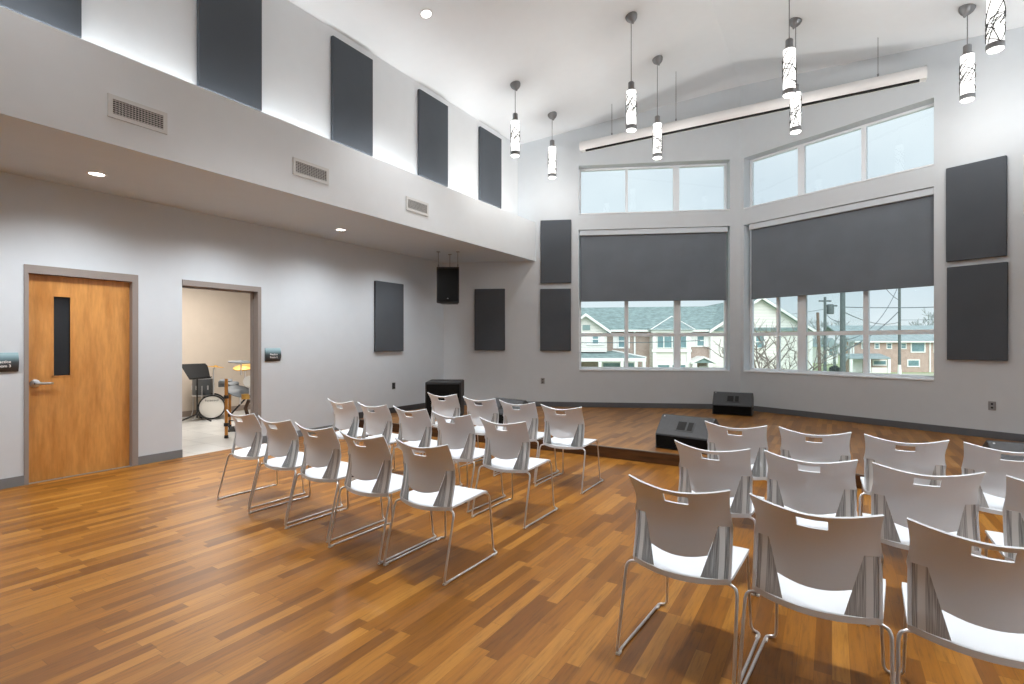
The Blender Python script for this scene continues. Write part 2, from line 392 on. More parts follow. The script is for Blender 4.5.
# baseboards
def bb(name, x0, x1, y0, y1, z0, z1, mat=None): 
    return struct(MB().box(x0, x1, y0, y1, z0, z1).build(name, mat or M['base']), 'dark grey rubber baseboard', 'baseboard')
m = MB()
for a, b in ((YB, DY0), (DY1, OY0), (OY1, 6.17)): m.box(XL, XL+.012, a, b, 0, .10)
struct(m.build('baseboard_left', M['base']), 'grey baseboard along the left wall', 'baseboard')
m = MB(); m.box(XL, XL+.014, 6.22, ywall(XL)-.01, .135, .24)
struct(m.build('baseboard_stage_left', M['base_dark']), 'dark baseboard on the stage along the left wall', 'baseboard')
def fanstrip(x0, x1, z0, z1, d):
    m = MB(); sg = -1 if (x0+x1)/2 < AX else 1
    nx, ny = -sg*0.4164*d, -0.909*d
    m.prism([(x0, ywall(x0)), (x1, ywall(x1)), (x1+nx, ywall(x1)+ny), (x0+nx, ywall(x0)+ny)], z0, z1); return m
struct(fanstrip(XL+.02, AX-.004, .135, .235, .015).build('baseboard_back_left', M['base_mid']), 'grey baseboard under the left bay window', 'baseboard')
struct(fanstrip(AX+.004, XR-.02, .135, .235, .015).build('baseboard_back_right', M['base_mid']), 'grey baseboard under the right bay window', 'baseboard')

# ------------------------------------------------------------------ windows (local frame: X along wall to the right, Y outward, Z up)
def fanframe(xc):
    return ((xc, ywall(xc), 0), (math.atan(SL) if xc < AX else -math.atan(SL)))
CA = math.cos(math.atan(SL))
def window(idx, x0, x1, z0, z1, mulls, hbar, label):
    xc = (x0+x1)/2; loc, rz = fanframe(xc)
    root = thing('window_%d' % idx, label, 'window', (loc[0], loc[1], z0), rz, kind='structure')
    L = lambda x: (x-xc)/CA
    W0, W1 = L(x0)+.005, L(x1)-.005; H = z1-z0
    fw = 0.045; ya, yb = .20, .27
    m = MB()
    m.box(W0, W0+fw, ya, yb, 0.01, H-.005); m.box(W1-fw, W1, ya, yb, 0.01, H-.005)
    m.box(W0+fw, W1-fw, ya, yb, 0.01, fw+.02); m.box(W0+fw, W1-fw, ya, yb, H-fw, H-.005)
    m.build('frame', M['upvc'], root)
    us = [W0+fw] 
    for x, w, zz in mulls:
        MB().box(L(x)-w/2, L(x)+w/2, ya+.005, yb-.005, fw+.02, (H-fw) if zz is None else zz).build('mullion', M['upvc'], root)
        if zz is None: us.append(L(x))
    us.append(W1-fw)
    if hbar:
        m = MB(); m.box(W0+fw, W1-fw, ya+.012, yb-.012, hbar-z0-.035, hbar-z0+.035); m.build('glazing_bar', M['upvc'], root)
    for a, b in zip(us, us[1:]):
        MB().box(a, b, ya+.032, ya+.038, fw+.02, H-fw).build('pane', M['glass'], root)
    # sill board
    MB().box(W0, W1, -.012, ya, 0.002, .022).build('sill', M['upvc'], root)
    return root
window(1, WL[0], WL[1], .88, 3.75, [(-3.515, .075, None), (-2.593, .13, None)], 1.61, 'white framed lower window of the left bay wall, townhouse outside')
window(2, WL[0], WL[1], 4.06, 5.06, [(-3.512, .05, None), (-2.611, .12, None)], None, 'white framed clerestory window of the left bay wall')
window(3, WR[0], WR[1], .88, 3.75, [(-.554, .15, None), (.39, .075, None), (-.958, .05, None)], 1.61, 'white framed lower window of the right bay wall, utility poles outside')
window(4, WR[0], WR[1], 4.06, 5.06, [(-.562, .12, None), (.363, .07, None)], None, 'white framed clerestory window of the right bay wall')

# roller shades
def shade(x0, x1, label):
    xc = (x0+x1)/2; loc, rz = fanframe(xc)
    root = thing('roller_shade', label, 'window shade', (loc[0], loc[1], 2.29), rz, 'grey roller shades')
    w = (x1-x0)/2/CA-.008
    MB().box(-w+.016, w-.016, .085, .09, .02, 1.40).build('shade_fabric', M['shade'], root)
    MB().box(-w+.016, w-.016, .078, .097, 0, .03, .003).build('hem_bar', M['shade'], root)
    MB().box(-w, w, .03, .14, 1.35, 1.455, .006).build('cassette', M['valance'], root)
shade(-4.393, -1.734, 'grey roller shade half lowered over the left bay window')
shade(-1.393, 1.278, 'grey roller shade half lowered over the right bay window')

# ------------------------------------------------------------------ doors
root = thing('door_1', 'closed orange birch door with narrow dark glass in the left wall', 'door', (XL, (DY0+DY1)/2, 0), 0, kind='structure')
hw = (DY1-DY0)/2
m = MB()
m.box(-.15, .012, -hw, -hw+.035, 0, DZ); m.box(-.15, .012, hw-.06, hw, 0, DZ)
m.box(-.15, -.11, -hw+.035, -hw+.05, 0, DZ-.085); m.box(-.15, -.11, hw-.075, hw-.06, 0, DZ-.085)
m.box(-.15, .012, -hw+.035, hw-.06, DZ-.085, DZ); m.box(-.15, -.11, -hw+.05, hw-.075, DZ-.1, DZ-.085)
m.build('door_frame', M['frame'], root)
leaf = MB(); ly0, ly1 = -hw+.037, hw-.062; gy0, gy1, gz0, gz1 = -.265, -.10, 1.08, 1.945
for a, b, c, d in ((ly0, gy0, .001, DZ-.088), (gy1, ly1, .001, DZ-.088), (gy0, gy1, .001, gz0), (gy0, gy1, gz1, DZ-.088)): leaf.box(-.105, -.06, a, b, c, d)
lf = leaf.build('door_leaf', M['door'], root)
MB().box(-.09, -.075, gy0, gy1, gz0, gz1).build('glass_lite', M['dark_glass'], lf)
m = MB()
for a, b, c, d in ((gy0, gy0+.012, gz0, gz1), (gy1-.012, gy1, gz0, gz1), (gy0, gy1, gz0, gz0+.012), (gy0, gy1, gz1-.012, gz1)): m.box(-.064, -.055, a, b, c, d)
m.build('lite_bead', M['door'], lf)
m = MB(); hy = ly0+.065
m.lathe([(0, 0), (.042, 0), (.042, .010), (.032, .016), (.013, .02), (.013, .055), (0, .055)], 20, Matrix.Translation((-.06, hy, 1.02)) @ Matrix.Rotation(R(90), 4, 'Y'))
m.tube(fillet([(-.012, hy-.005, 1.02), (-.01, hy+.03, 1.02), (-.012, hy+.12, 1.017), (-.03, hy+.135, 1.015)], .02), .0125, 10)
m.build('lever_handle', M['nickel'], lf, smooth=40)

root = thing('door_2', 'open doorway with grey steel frame into the drum room', 'doorway', (XL, (OY0+OY1)/2, 0), 0, kind='structure')
hw = (OY1-OY0)/2
m = MB(); m.box(-.15, .012, hw-.05, hw, 0, DZ); m.box(-.15, -.09, hw-.066, hw-.05, 0, DZ-.05)
m.box(-.15, .012, -hw, hw-.05, DZ-.07, DZ); m.box(-.15, -.09, -hw, hw-.05, DZ-.09, DZ-.07)
m.box(-.15, -.09, -hw, -hw+.03, 0, DZ-.07)
m.build('door_frame', M['frame'], root)

# signs
def sign(yc, z0, w, lines, label):
    root = thing('room_sign', label, 'sign', (XL, yc, z0), 0, 'room signs')
    h = .19; prof = []
    for k in range(9):
        t = k/8; prof.append((.012+.022*math.sin(math.pi*t), h*t))
    poly = [(0.0, 0.0)]+[(p[0], p[1]) for p in prof]+[(0.0, h)]
    MB().extrude(poly, 'y', -w/2, w/2).build('sign_plate', M['sign'], root, smooth=30)
    for k, tx in enumerate(lines):
        cu = bpy.data.curves.new('lettering', 'FONT'); cu.body = tx; cu.size = .037; cu.align_x = 'CENTER'; cu.extrude = .001; cu.offset = .0006
        to = bpy.data.objects.new('lettering', cu); C.objects.link(to)
        dg = bpy.context.evaluated_depsgraph_get(); me = bpy.data.meshes.new_from_object(to.evaluated_get(dg)); bpy.data.objects.remove(to)
        to = bpy.data.objects.new('lettering', me); C.objects.link(to); me.materials.append(M['text'])
        to.parent = root; to.location = (.036, .0, .088-.042*k); to.rotation_euler = (R(90), 0, R(90))
        tag(to, 'white lettering')
sign(1.73, 1.155, .24, ('Practice', 'Room 3'), 'teal and charcoal room sign left of the closed wooden door')
sign(4.64, 1.175, .24, ('Practice', 'Room 2'), 'teal and charcoal room sign right of the open doorway')

# ------------------------------------------------------------------ acoustic panels
def panel(loc, rz, w, h, label, d=.05):
    o = MB().box(-w/2, w/2, -d, 0, 0, h, .008).build('acoustic_panel', M['panel'], None, loc, (0, 0, rz))
    tag(o, label, 'acoustic panel', 'grey fabric acoustic panels')
RL = R(90)   # wall facing +x : panel front (-y) must face +x
for y0, y1, lab in ((1.18, 1.87, 'dark upper wall panel nearest the camera, cut by the top left picture corner'),
                    (2.84, 3.53, 'dark upper wall panel, second from the camera, above the first vent'),
                    (4.51, 5.20, 'dark upper wall panel, middle of the five above the soffit ledge'),
                    (6.17, 6.88, 'dark upper wall panel, second from the far end above the soffit ledge'),
                    (7.82, 8.54, 'dark upper wall panel at the far end, beside the bay')):
    panel((AX-4.01, (y0+y1)/2, 4.06), RL, y1-y0, 1.36, lab)
panel((XL, 6.975, 1.285), RL, .71, 1.27, 'dark panel on the left wall right of the open doorway')
def fpanel(x0, x1, z0, z1, lab):
    (lx, ly, _), rz = fanframe((x0+x1)/2); panel((lx, ly, z0), rz, (x1-x0)/CA, z1-z0, lab)
fpanel(-6.36, -5.78, 1.285, 2.565, 'single dark panel on the bay wall under the soffit, right of the hanging speaker')
fpanel(-5.115, -4.545, 1.28, 2.55, 'dark panel left of the left bay window, lower of the pair')
fpanel(-5.11, -4.54, 2.665, 3.955, 'dark panel left of the left bay window, upper of the pair')
fpanel(1.43, 2.02, 1.20, 2.53, 'large dark panel right of the right bay window, lower of the pair')
fpanel(1.42, 2.01, 2.61, 3.96, 'large dark panel right of the right bay window, upper of the pair')

# ------------------------------------------------------------------ vents on fascia
def vent(y0, y1, label):
    root = thing('air_vent', label, 'air vent', (AX-3.68, (y0+y1)/2, 3.355), 0, 'fascia air vents')
    w = (y1-y0)/2; h = .195; b = .035; m = MB()
    m.box(0, .012, -w, -w+b, 0, h); m.box(0, .012, w-b, w, 0, h); m.box(0, .012, -w+b, w-b, 0, b); m.box(0, .012, -w+b, w-b, h-b, h)
    m.build('vent_frame', M['vent'], root)
    MB().box(.0005, .002, -w+b, w-b, b, h-b).build('backing', M['vent_dark'], root)
    m = MB()
    for k in range(7):
        z = b+.006+k*(h-2*b-.008)/6.6; m.box(.002, .010, -w+b, w-b, z, z+.005)
    m.build('louvers', M['vent'], root)
    m = MB(); n = int((2*w-2*b)/.024)
    for k in range(1, n):
        y = -w+b+k*(2*w-2*b)/n; m.box(.002, .006, y-.002, y+.002, b, h-b)
    m.build('vertical_blades', M['vent'], root)
vent(1.95, 2.41, 'white louvered vent on the fascia nearest the camera')
vent(3.72, 4.21, 'white louvered vent on the fascia, middle one')
vent(5.56, 6.04, 'white louvered vent on the fascia farthest away')

# ------------------------------------------------------------------ downlights
LIGHTS = []
def downlight(x, y, z, label, tilt=0.0, group='recessed downlights'):
    root = thing('recessed_downlight', label, 'ceiling light', (x, y, z), 0, group); root.rotation_euler = (0, tilt, 0)
    MB().lathe([(.085, 0), (.085, -.006), (.068, -.008), (.062, -.001), (.062, .0)], 24).build('trim_ring', M['fixture'], root, smooth=40)
    MB().lathe([(0, -.002), (.062, -.002), (.062, -.0005), (0, -.0005)], 24).build('lens', M['down_glow'], root)
    LIGHTS.append((x, y, z))
downlight(-6.25, 2.25, 3.13, 'small recessed light in the soffit in front of the wooden door')
downlight(-6.23, 5.26, 3.13, 'small recessed light in the soffit toward the bay')
downlight(-6.25, -.75, 3.13, 'small recessed light in the soffit behind the camera')
tl = math.atan(.24)
downlight(-4.55, 5.24, zceil(-4.55), 'recessed light in the high ceiling above the left chairs', -tl)

# ------------------------------------------------------------------ pendants
rnd = random.Random(3)
def pendant_proto():
    # local origin : bottom of lamp ; left-slope canopy height passed by placement (two protos by ridge distance)
    pass
def lattice_mb():
    m = MB(); r = .078
    for k in range(28):
        a0 = rnd.uniform(0, 2*math.pi); z0 = rnd.uniform(.06, .40); da = rnd.choice((-1, 1))*rnd.uniform(.7, 2.2); dz = rnd.uniform(.02, .26)
        pts = []
        for j in range(9):
            t = j/8; z = z0+dz*t
            if z > .56: break
            pts.append((r*math.cos(a0+da*t), r*math.sin(a0+da*t), z))
        if len(pts) > 2: m.tube(pts, .005, 5)
    return m
lat_me = None
def pendant(x, y, label):
    global lat_me
    zc = zceil(x); zb = 4.565
    root = thing('pendant_lamp', label, 'pendant light', (x, y, zb), 0, 'cylinder pendant lamps')
    top = zc-zb; sg = -1 if x < AX else 1
    tm = Matrix.Translation((0, 0, top)) @ Matrix.Rotation(tl*sg, 4, 'Y')
    MB().lathe([(0, 0), (.088, -.001), (.088, -.018), (.078, -.05), (.052, -.082), (.022, -.10), (.012, -.125), (0, -.125)], 24, tm).build('canopy', M['pend_metal'], root, smooth=50)
    MB().tube([(0, 0, .70), (0, 0, top-.10)], .006, 8).build('cord', M['pend_metal'], root)
    MB().lathe([(0, .72), (.035, .72), (.044, .71), (.044, .615), (.066, .60), (.066, .585), (0, .585)], 24).build('socket_cap', M['pend_metal'], root, smooth=40)
    MB().lathe([(0, .585), (.071, .585), (.071, .012), (.064, .004), (0, .004)], 24).build('glass_diffuser', M['pend_glow'], root, smooth=40)
    if lat_me is None:
        lo = lattice_mb().build('lattice_sleeve', M['lattice'], root, smooth=60); lat_me = lo.data
    else:
        lo = bpy.data.objects.new('lattice_sleeve', lat_me); C.objects.link(lo); lo.parent = root; lo.rotation_euler = (0, 0, rnd.uniform(0, 6))
    MB().lathe([(.0725, .075), (.079, .075), (.079, .018), (.0725, .018), (.0725, .075)], 24).build('bottom_ring', M['pend_metal'], root, smooth=40)
PX = [(-4.52, 'leftmost'), (-2.52, 'second from the left'), (-.46, 'third from the left'), (1.49, 'rightmost')]
for x, nm in PX:
    pendant(x, 7.45, 'glowing lattice cylinder pendant, %s in the row nearer the camera' % nm)
    pendant(x, 8.80, 'glowing lattice cylinder pendant, %s in the row nearer the windows' % nm)

# ------------------------------------------------------------------ hanging projection screen case
root = thing('projector_screen', 'long white projection screen case hung level on cables in front of the clerestory', 'projector screen', (AX, 9.46, 5.30))
Lh = 2.67; r = .105; prof = []
for k in range(15):
    a = R(-60+300*k/14); prof.append((-r*math.sin(a)*.0+ r*math.cos(a), r*math.sin(a)))
arc = []
for k in range(20):
    a = R(-50) + R(280)*k/19; arc.append((r*math.cos(a), r*math.sin(a)))
MB().extrude(arc, 'x', -Lh, Lh).build('case', M['screen_case'], root, smooth=40)
MB().box(-Lh+.10, Lh-.07, -.058, -.02, -.1075, -.078).build('slot', M['void'], root)
for s in (-1, 1):
    MB().extrude([(q[0]*1.06, q[1]*1.06) for q in arc], 'x', s*Lh-.012, s*Lh+.012).build('end_cap', M['screen_case'], root, smooth=40)
for x in (-3.58, -2.376, .585):
    MB().tube([(x-AX, 0, r), (x-AX, 0, zceil(x)-5.30)], .005, 6).build('cable', M['pend_metal'], root)
    MB().lathe([(0, .0), (.014, 0), (.014, .05), (0, .05)], 12, Matrix.Translation((x-AX, 0, r-.004))).build('cable_clamp', M['pend_metal'], root)

# ------------------------------------------------------------------ speakers
CAMYAW = R(31.6)
root = thing('hanging_speaker', 'black loudspeaker hung from the soffit in the left corner', 'speaker', (-6.04, 7.56, 2.18), CAMYAW)
w, h = .21, .665
MB().extrude([(-w, -.02), (w, -.02), (w*.72, .36), (-w*.72, .36)], 'z', 0, h, .012).build('cabinet', M['black'], root)
MB().box(-w+.018, w-.018, -.034, -.019, .03, h-.03, .006).build('grille', M['grille'], root)
MB().box(-.012, .012, -.036, -.033, .078, .086).build('badge', M['logo'], root)
for x, y in ((-w+.03, .02), (w-.03, .02), (0, .30)):
    m = MB(); m.tube([(x, y, h-.005), (x, y, h+.05)], .012, 8)
    m.tube([(x, y, h+.05), (x, y, 3.13-2.18)], .005, 6); m.box(x-.03, x+.03, y-.03, y+.03, 3.122-2.18, 3.13-2.18)
    m.build('hanger', M['pend_metal'], root)
root = thing('subwoofer', 'big black subwoofer box standing in the left corner of the stage', 'speaker', (-5.62, 6.90, .135), CAMYAW)
MB().box(-.305, .305, 0, .62, .02, .645, .02).build('cabinet', M['black'], root)
MB().box(-.28, .28, -.014, .001, .06, .605, .008).build('grille', M['grille'], root)
for x in (-.25, .25):
    for y in (.06, .56): MB().lathe([(0, 0), (.025, 0), (.025, .022), (0, .022)], 12, Matrix.Translation((x, y, 0))).build('foot', M['void'], root)

def wedge_proto(loc, rz, label):
    root = thing('stage_monitor', label, 'stage monitor', loc, rz, 'wedge stage monitors')
    W = .335
    prof = [(-.19, 0), (-.20, .18), (.0, .395), (.045, .40), (.22, .27), (.22, 0)]
    MB().extrude(prof, 'x', -W, W, .010).build('cabinet', M['wedge'], root)
    MB().extrude([(-.194, .015), (-.206, .165), (-.212, .165), (-.200, .015)], 'x', -W+.02, W-.02).build('front_grille', M['grille'], root)
    # sloped face frame
    a = math.atan2(.215, .20); Mx = Matrix.Translation((0, -.10, .2875)) @ Matrix.Rotation(a, 4, 'X')
    m = MB(); m.box(-.10, .12, -.075, .075, .0, .006, mat=Mx); m.build('port_plate', M['wedge'], root)
    m = MB(); m.box(-.085, .02, -.06, .06, .005, .009, mat=Mx); m.box(.045, .105, -.06, .06, .005, .009, mat=Mx); m.build('port', M['void'], root)
    m = MB(); m.box(-.30, -.285, .12, .135, .001, .006, mat=Mx); m.build('badge', M['logo'], root)
    for x in (-.337, .337):
        m = MB(); m.box(x-.004, x+.004, -.10, .03, .10, .15, .003); m.build('side_handle', M['void'], root)
    return root
wz = wedge_proto((-1.515, 6.60, .135), R(-9.5), 'charcoal wedge monitor on the stage edge at the aisle')
dup(wz, (-1.55, 10.28, .135), R(3), 'charcoal wedge monitor at the apex of the bay between the windows')
dup(wz, (-4.46, 7.15, .135), R(-11), 'charcoal wedge monitor on the stage behind the left chairs')
dup(wz, (1.56, 6.44, .135), R(5), 'charcoal wedge monitor on the stage behind the right chairs at the frame edge')

# outlets
def outlet(loc, rz, mat, label):
    root = thing('wall_outlet', label, 'outlet', loc, rz, 'wall outlets')
    MB().box(-.04, .04, -.008, 0, -.06, .06, .003).build('cover_plate', mat, root)
    m = MB()
    for dz in (-.025, .025): m.box(-.012, .012, -.0095, -.007, dz-.012, dz+.012)
    m.build('socket', M['void'], root)
outlet((XL, 7.11, .64), RL, M['plate_dark'], 'dark outlet low on the left wall')
(lx, ly, _), rz = fanframe(-5.07); outlet((lx, ly, .66), rz, M['plate'], 'grey outlet under the left bay window')
(lx, ly, _), rz = fanframe(1.87); outlet((lx, ly, .58), rz, M['plate'], 'grey outlet under the large right panels')

# ------------------------------------------------------------------ chairs
def cw(z):     # half width of the shell
    if z <= .64: return .2205-.0015*(z-.43)/.21
    if z <= .72: return .219-.006*math.sin((z-.64)/.08*math.pi/2)**2
    return .213+.012*((z-.72)/.10)**1.5
CYK = [(.42, -.172), (.53, -.142), (.64, -.130), (.73, -.156), (.83, -.218)]
def cy(z):
    K = CYK
    if z <= K[0][0]: return K[0][1]
    for i in range(len(K)-1):
        if z <= K[i+1][0] or i == len(K)-2:
            (x0, y0), (x1, y1) = K[i], K[i+1]; h = x1-x0; t = (z-x0)/h
            m0 = (K[i+1][1]-K[i-1][1])/(K[i+1][0]-K[i-1][0]) if i else (y1-y0)/h
            m1 = (K[i+2][1]-K[i][1])/(K[i+2][0]-K[i][0]) if i+2 < len(K) else (y1-y0)/h
            return (2*t**3-3*t*t+1)*y0+(t**3-2*t*t+t)*h*m0+(-2*t**3+3*t*t)*y1+(t**3-t*t)*h*m1
def PB(u, z, off=0.0):
    return Vector((u*cw(z), cy(z)-.058*(1-u*u)+off, z))
def ui(z): return .47+.275*(z-.43)/.215
ZW = .645
def backrest_mb():
    m = MB(); V = {}
    def v(u, z):
        k = (round(u, 4), round(z, 4))
        if k not in V: V[k] = m.bm.verts.new(PB(u, z))
        return V[k]
    U = [-1, -.93, -.84, -.745, -.62, -.5, -.38, -.25, -.125, 0, .125, .25, .38, .5, .62, .745, .84, .93, 1]
    ztop = lambda u: .785+.036*abs(u)**1.8
    T = [0, .22, .42, .60, .87, 1]
    for j in range(len(T)-1):
        for i in range(len(U)-1):
            if j == 3 and -.26 < U[i] and U[i+1] < .26: continue
            q = [v(U[i+di], ZW+T[j+dj]*(ztop(U[i+di])-ZW)) for di, dj in ((0,0),(1,0),(1,1),(0,1))]
            m.bm.faces.new(q)
    # lower tongue
    UI = [u for u in U if abs(u) < .75]; zb = lambda u: .497+.02*(u/.745)**2; S = [0, .2, .4, .6, .8, 1]
    for j in range(5):
        for i in range(len(UI)-1):
            q = []
            for di, dj in ((0,0),(1,0),(1,1),(0,1)):
                u0 = UI[i+di]; z = zb(u0)+S[j+dj]*(ZW-zb(u0)); u = u0*(ui(z)/.745)
                q.append(v(u, z) if S[j+dj] < 1 else v(u0, ZW))
            m.bm.faces.new(q)
    # outer rim strips beside the wings and inner strips down to the seat
    zs = [.43+(.645-.43)*k/5 for k in range(6)]
    for s in (-1, 1):
        for k in range(5):
            a, b = zs[k], zs[k+1]
            q = [v(s*.955, a), v(s*1.0, a), v(s*1.0, b), v(s*.955, b)]
            m.bm.faces.new(q if s > 0 else q[::-1])
    m.bm.normal_update()
    bmesh.ops.solidify(m.bm, geom=list(m.bm.faces), thickness=.008)
    return m
def wing_obj(s, root):
    bm = bmesh.new(); uv = bm.loops.layers.uv.new('UVMap')
    n, k = 8, 8; G = {}
    for i in range(n+1):
        for j in range(k+1):
            z = .428+(.643-.428)*j/k; a = ui(z); u = a+(.97-a)*i/n
            G[i, j] = (bm.verts.new(PB(s*u, z, .006)), ((.97-u)/(.97-.47), j/k))
    for i in range(n):
        for j in range(k):
            q = [G[i, j], G[i+1, j], G[i+1, j+1], G[i, j+1]]
            if s < 0: q = q[::-1]
            f = bm.faces.new([p[0] for p in q])
            for l, p in zip(f.loops, q): l[uv].uv = p[1]
    bmesh.ops.solidify(bm, geom=list(bm.faces), thickness=.004)
    m = MB(); m.bm.free(); m.bm = bm
    o = m.build('side_panel', M['wing'], root, smooth=40); tag(o, 'ribbed grey side panel'); return o
def seat_mb():
    m = MB(); S = [-1, -.94, -.8, -.6, -.4, -.2, 0, .2, .4, .6, .8, .94, 1]
    T = [-.06, 0, .06, .2, .4, .6, .8, .9, .955, 1.0]; G = []
    for t in T:
        row = []
        for s in S:
            tt = max(t, 0)
            yr = -.165-.058*(1-s*s); yf = .255-.012*abs(s)**6
            w = .2200+.004*tt
            if t > .85: w -= .02*((t-.85)/.15)**2
            y = yr+(yf-yr)*tt
            z = .432+.02*tt - .012*(1-s*s)*(1-abs(2*tt-1)**2)*.8 - .012*(1-s*s)*(1-tt)
            if t > .8: z -= .035*((t-.8)/.2)**2.2
            if t < 0: z -= .024
            row.append(m.bm.verts.new((s*w, y, z)))
        G.append(row)
    for a, b in zip(G, G[1:]):
        for i in range(len(S)-1): m.bm.faces.new((a[i], a[i+1], b[i+1], b[i]))
    m.bm.normal_update()
    bmesh.ops.solidify(m.bm, geom=list(m.bm.faces), thickness=.013)
    return m
def sled_mb(s):
    p = [(.12, -.13, .408), (.222, -.165, .408), (.247, -.178, .395), (.253, -.28, .008), (.253, .255, .008), (.251, .285, .008), (.212, .292, .012), (.200, .262, .40), (.196, .215, .425), (.19, .02, .412)]
    pts = fillet([(s*x, y, z) for x, y, z in p], .03, 4); return MB().tube(pts, .0072, 8)
def make_chair(loc, rz, label, group):
    root = thing('stacking_chair', label, 'chair', loc, rz, group)
    seat_mb().build('seat', M['plastic'], root, smooth=50)
    backrest_mb().build('backrest', M['plastic'], root, smooth=50)
    for s in (-1, 1):
        wing_obj(s, root)
        lg = sled_mb(s).build('sled_leg', M['chrome'], root, smooth=60)
        for y in (-.262, .245):
            MB().box(s*.2505-.0095, s*.2505+.0095, y-.018, y+.018, 0, .012, .003).build('glide', M['glide'], lg)
    MB().box(-.19, .19, .01, .035, .403, .418).build('seat_support', M['blk'], root)
    return root
ORD = ['first', 'second', 'third', 'fourth', 'fifth']
K = 1.06
rowsL = [('row nearest the camera', [(-4.295, 2.572, -.03), (-3.709, 2.497, -.02), (-3.16, 2.437, -.027), (-2.603, 2.372, -.024), (-2.087, 2.364, -.02)]),
         ('middle row', [(-4.316, 3.649, -.07), (-3.795, 3.592, -.06), (-3.265, 3.543, -.054), (-2.719, 3.451, -.048), (-2.151, 3.363, -.01)]),
         ('row by the stage', [(-3.857, 4.728, .03), (-3.226, 4.578, 0), (-2.697, 4.488, -.012), (-2.155, 4.385, .01)])]
rowsR = [('row nearest the camera', [(-.554, 2.229, -.065), (-.06, 2.19, -.09), (.424, 2.165, -.05)]),
         ('middle row', [(-.592, 3.158, -.09), (-.101, 3.131, -.03), (.378, 3.112, .075), (.864, 3.10, .0)]),
         ('row by the stage', [(-.599, 4.079, -.03), (-.103, 4.067, -.015), (.387, 4.035, .02), (.872, 4.02, .01)])]
chair0 = None
for blk, rows, ref in (('left', rowsL, 'the left wall'), ('right', rowsR, 'the aisle')):
    for nm, cs in rows:
        for i, (x, y, a) in enumerate(cs):
            lab = 'white sled-base chair, left block, %s, %s from the left wall side' % (nm, ORD[i]) if blk == 'left' else 'white sled-base chair, right block, %s, %s from the aisle' % (nm, ORD[i])
            grp = '%s block of white chairs' % blk
            X, Y = x*K, y*K
            loc = (X-.2*math.sin(-a)*-1*0+ -.2*math.sin(a), Y+.195, 0)
            if chair0 is None: chair0 = make_chair(loc, a, lab, grp)
            else: dup(chair0, loc, a, lab, grp)

# ------------------------------------------------------------------ drum room behind the doorway
RX0, RX1, RY0, RY1, RZ = -10.75, XL-.15, 1.6, 8.2, 2.75
struct(MB().box(RX0, RX1, RY0, RY1, -.12, 0).build('floor_drum_room', M['tiles']), 'pale marble look tile floor of the drum room', 'floor')
struct(MB().box(XL-.15, XL, OY0, OY1, -.12, 0).build('trim_3', M['tiles']), 'tile threshold of the open doorway', 'threshold')
struct(MB().box(RX0, RX1, RY0, RY1, RZ, RZ+.1).build('ceiling_drum_room', M['ceil']), 'white ceiling of the drum room', 'ceiling')
struct(MB().box(RX0-.1, RX0, RY0, RY1, 0, RZ).build('wall_drum_room_far', M['beige']), 'beige far wall of the drum room', 'wall')
struct(MB().box(RX0, RX1, RY0-.1, RY0, 0, RZ).build('wall_drum_room_near', M['beige']), 'beige side wall of the drum room', 'wall')
struct(MB().box(RX0, RX1, RY1, RY1+.1, 0, RZ).build('wall_drum_room_side', M['beige']), 'beige side wall of the drum room', 'wall')
struct(MB().box(RX0, RX0+.012, RY0, RY1, 0, .11).build('baseboard_drum_room', M['basebrown']), 'taupe baseboard of the drum room', 'baseboard')
outlet((RX0, 5.55, .42), RL, M['plate_dark'], 'dark outlet on the beige drum room wall')

DD = R(60)  # facing toward the doorway
dv = Vector((math.sin(DD), -math.cos(DD), 0))
def local_root(name, lab, cat, x, y, rz, group=None): return thing(name, lab, cat, (x, y, 0), rz, group)
SN, CS, F = math.sin(CAMYAW), math.cos(CAMYAW), 520.0
def at(px, py, Z):
    "point of the place that the photograph shows at (px,py), Z metres in front of the camera"
    X = (px-512)*Z/F; return Vector((CS*X-SN*Z, SN*X+CS*Z, 1.44+(343-py)*Z/F))
DR = R(58)
# bass drum
root = thing('bass_drum', 'small bass drum with cream front head behind the orange post', 'drum', (-9.95, 5.38, 0), DR)
rx = Matrix.Translation((0, 0, .235)) @ Matrix.Rotation(R(-90), 4, 'X')   # lathe z -> local +y (away)
MB().lathe([(.205, 0), (.205, .36), (.198, .36), (.198, 0), (.205, 0)], 36, rx).build('shell', M['drum_shell'], root, smooth=40)
MB().lathe([(0, -.012), (.205, -.012), (.205, -.004), (0, -.004)], 36, rx).build('front_head', M['drum_head'], root, smooth=40)
for z in (-.025, .345): MB().lathe([(.206, z), (.228, z), (.228, z+.035), (.206, z+.035), (.206, z)], 36, rx).build('hoop', M['blk'], root, smooth=40)
for k in range(8):
    a = k*math.pi/4+.39; MB().box(-.009, .009, .05, .10, .205, .222, .002, mat=Matrix.Translation((0, 0, .235)) @ Matrix.Rotation(a, 4, 'Y')).build('lug', M['chrome'], root)
cu = bpy.data.curves.new('lettering', 'FONT'); cu.body = 'Rockwood'; cu.size = .05; cu.align_x = 'CENTER'; cu.extrude = .001
to = bpy.data.objects.new('lettering', cu); C.objects.link(to)
me = bpy.data.meshes.new_from_object(to.evaluated_get(bpy.context.evaluated_depsgraph_get())); bpy.data.objects.remove(to)
to = bpy.data.objects.new('lettering', me); C.objects.link(to); me.materials.append(M['ink']); to.parent = root; to.location = (0, -.015, .345); to.rotation_euler = (R(90), 0, 0)
for s in (-1, 1): MB().tube([(s*.19, .08, .18), (s*.30, .02, .012)], .009, 8).build('spur_leg', M['chrome'], root)
MB().tube([(.02, .15, .438), (.02, .15, .94), (.06, .10, .99)], .012, 10).build('mount_post', M['chrome'], root)
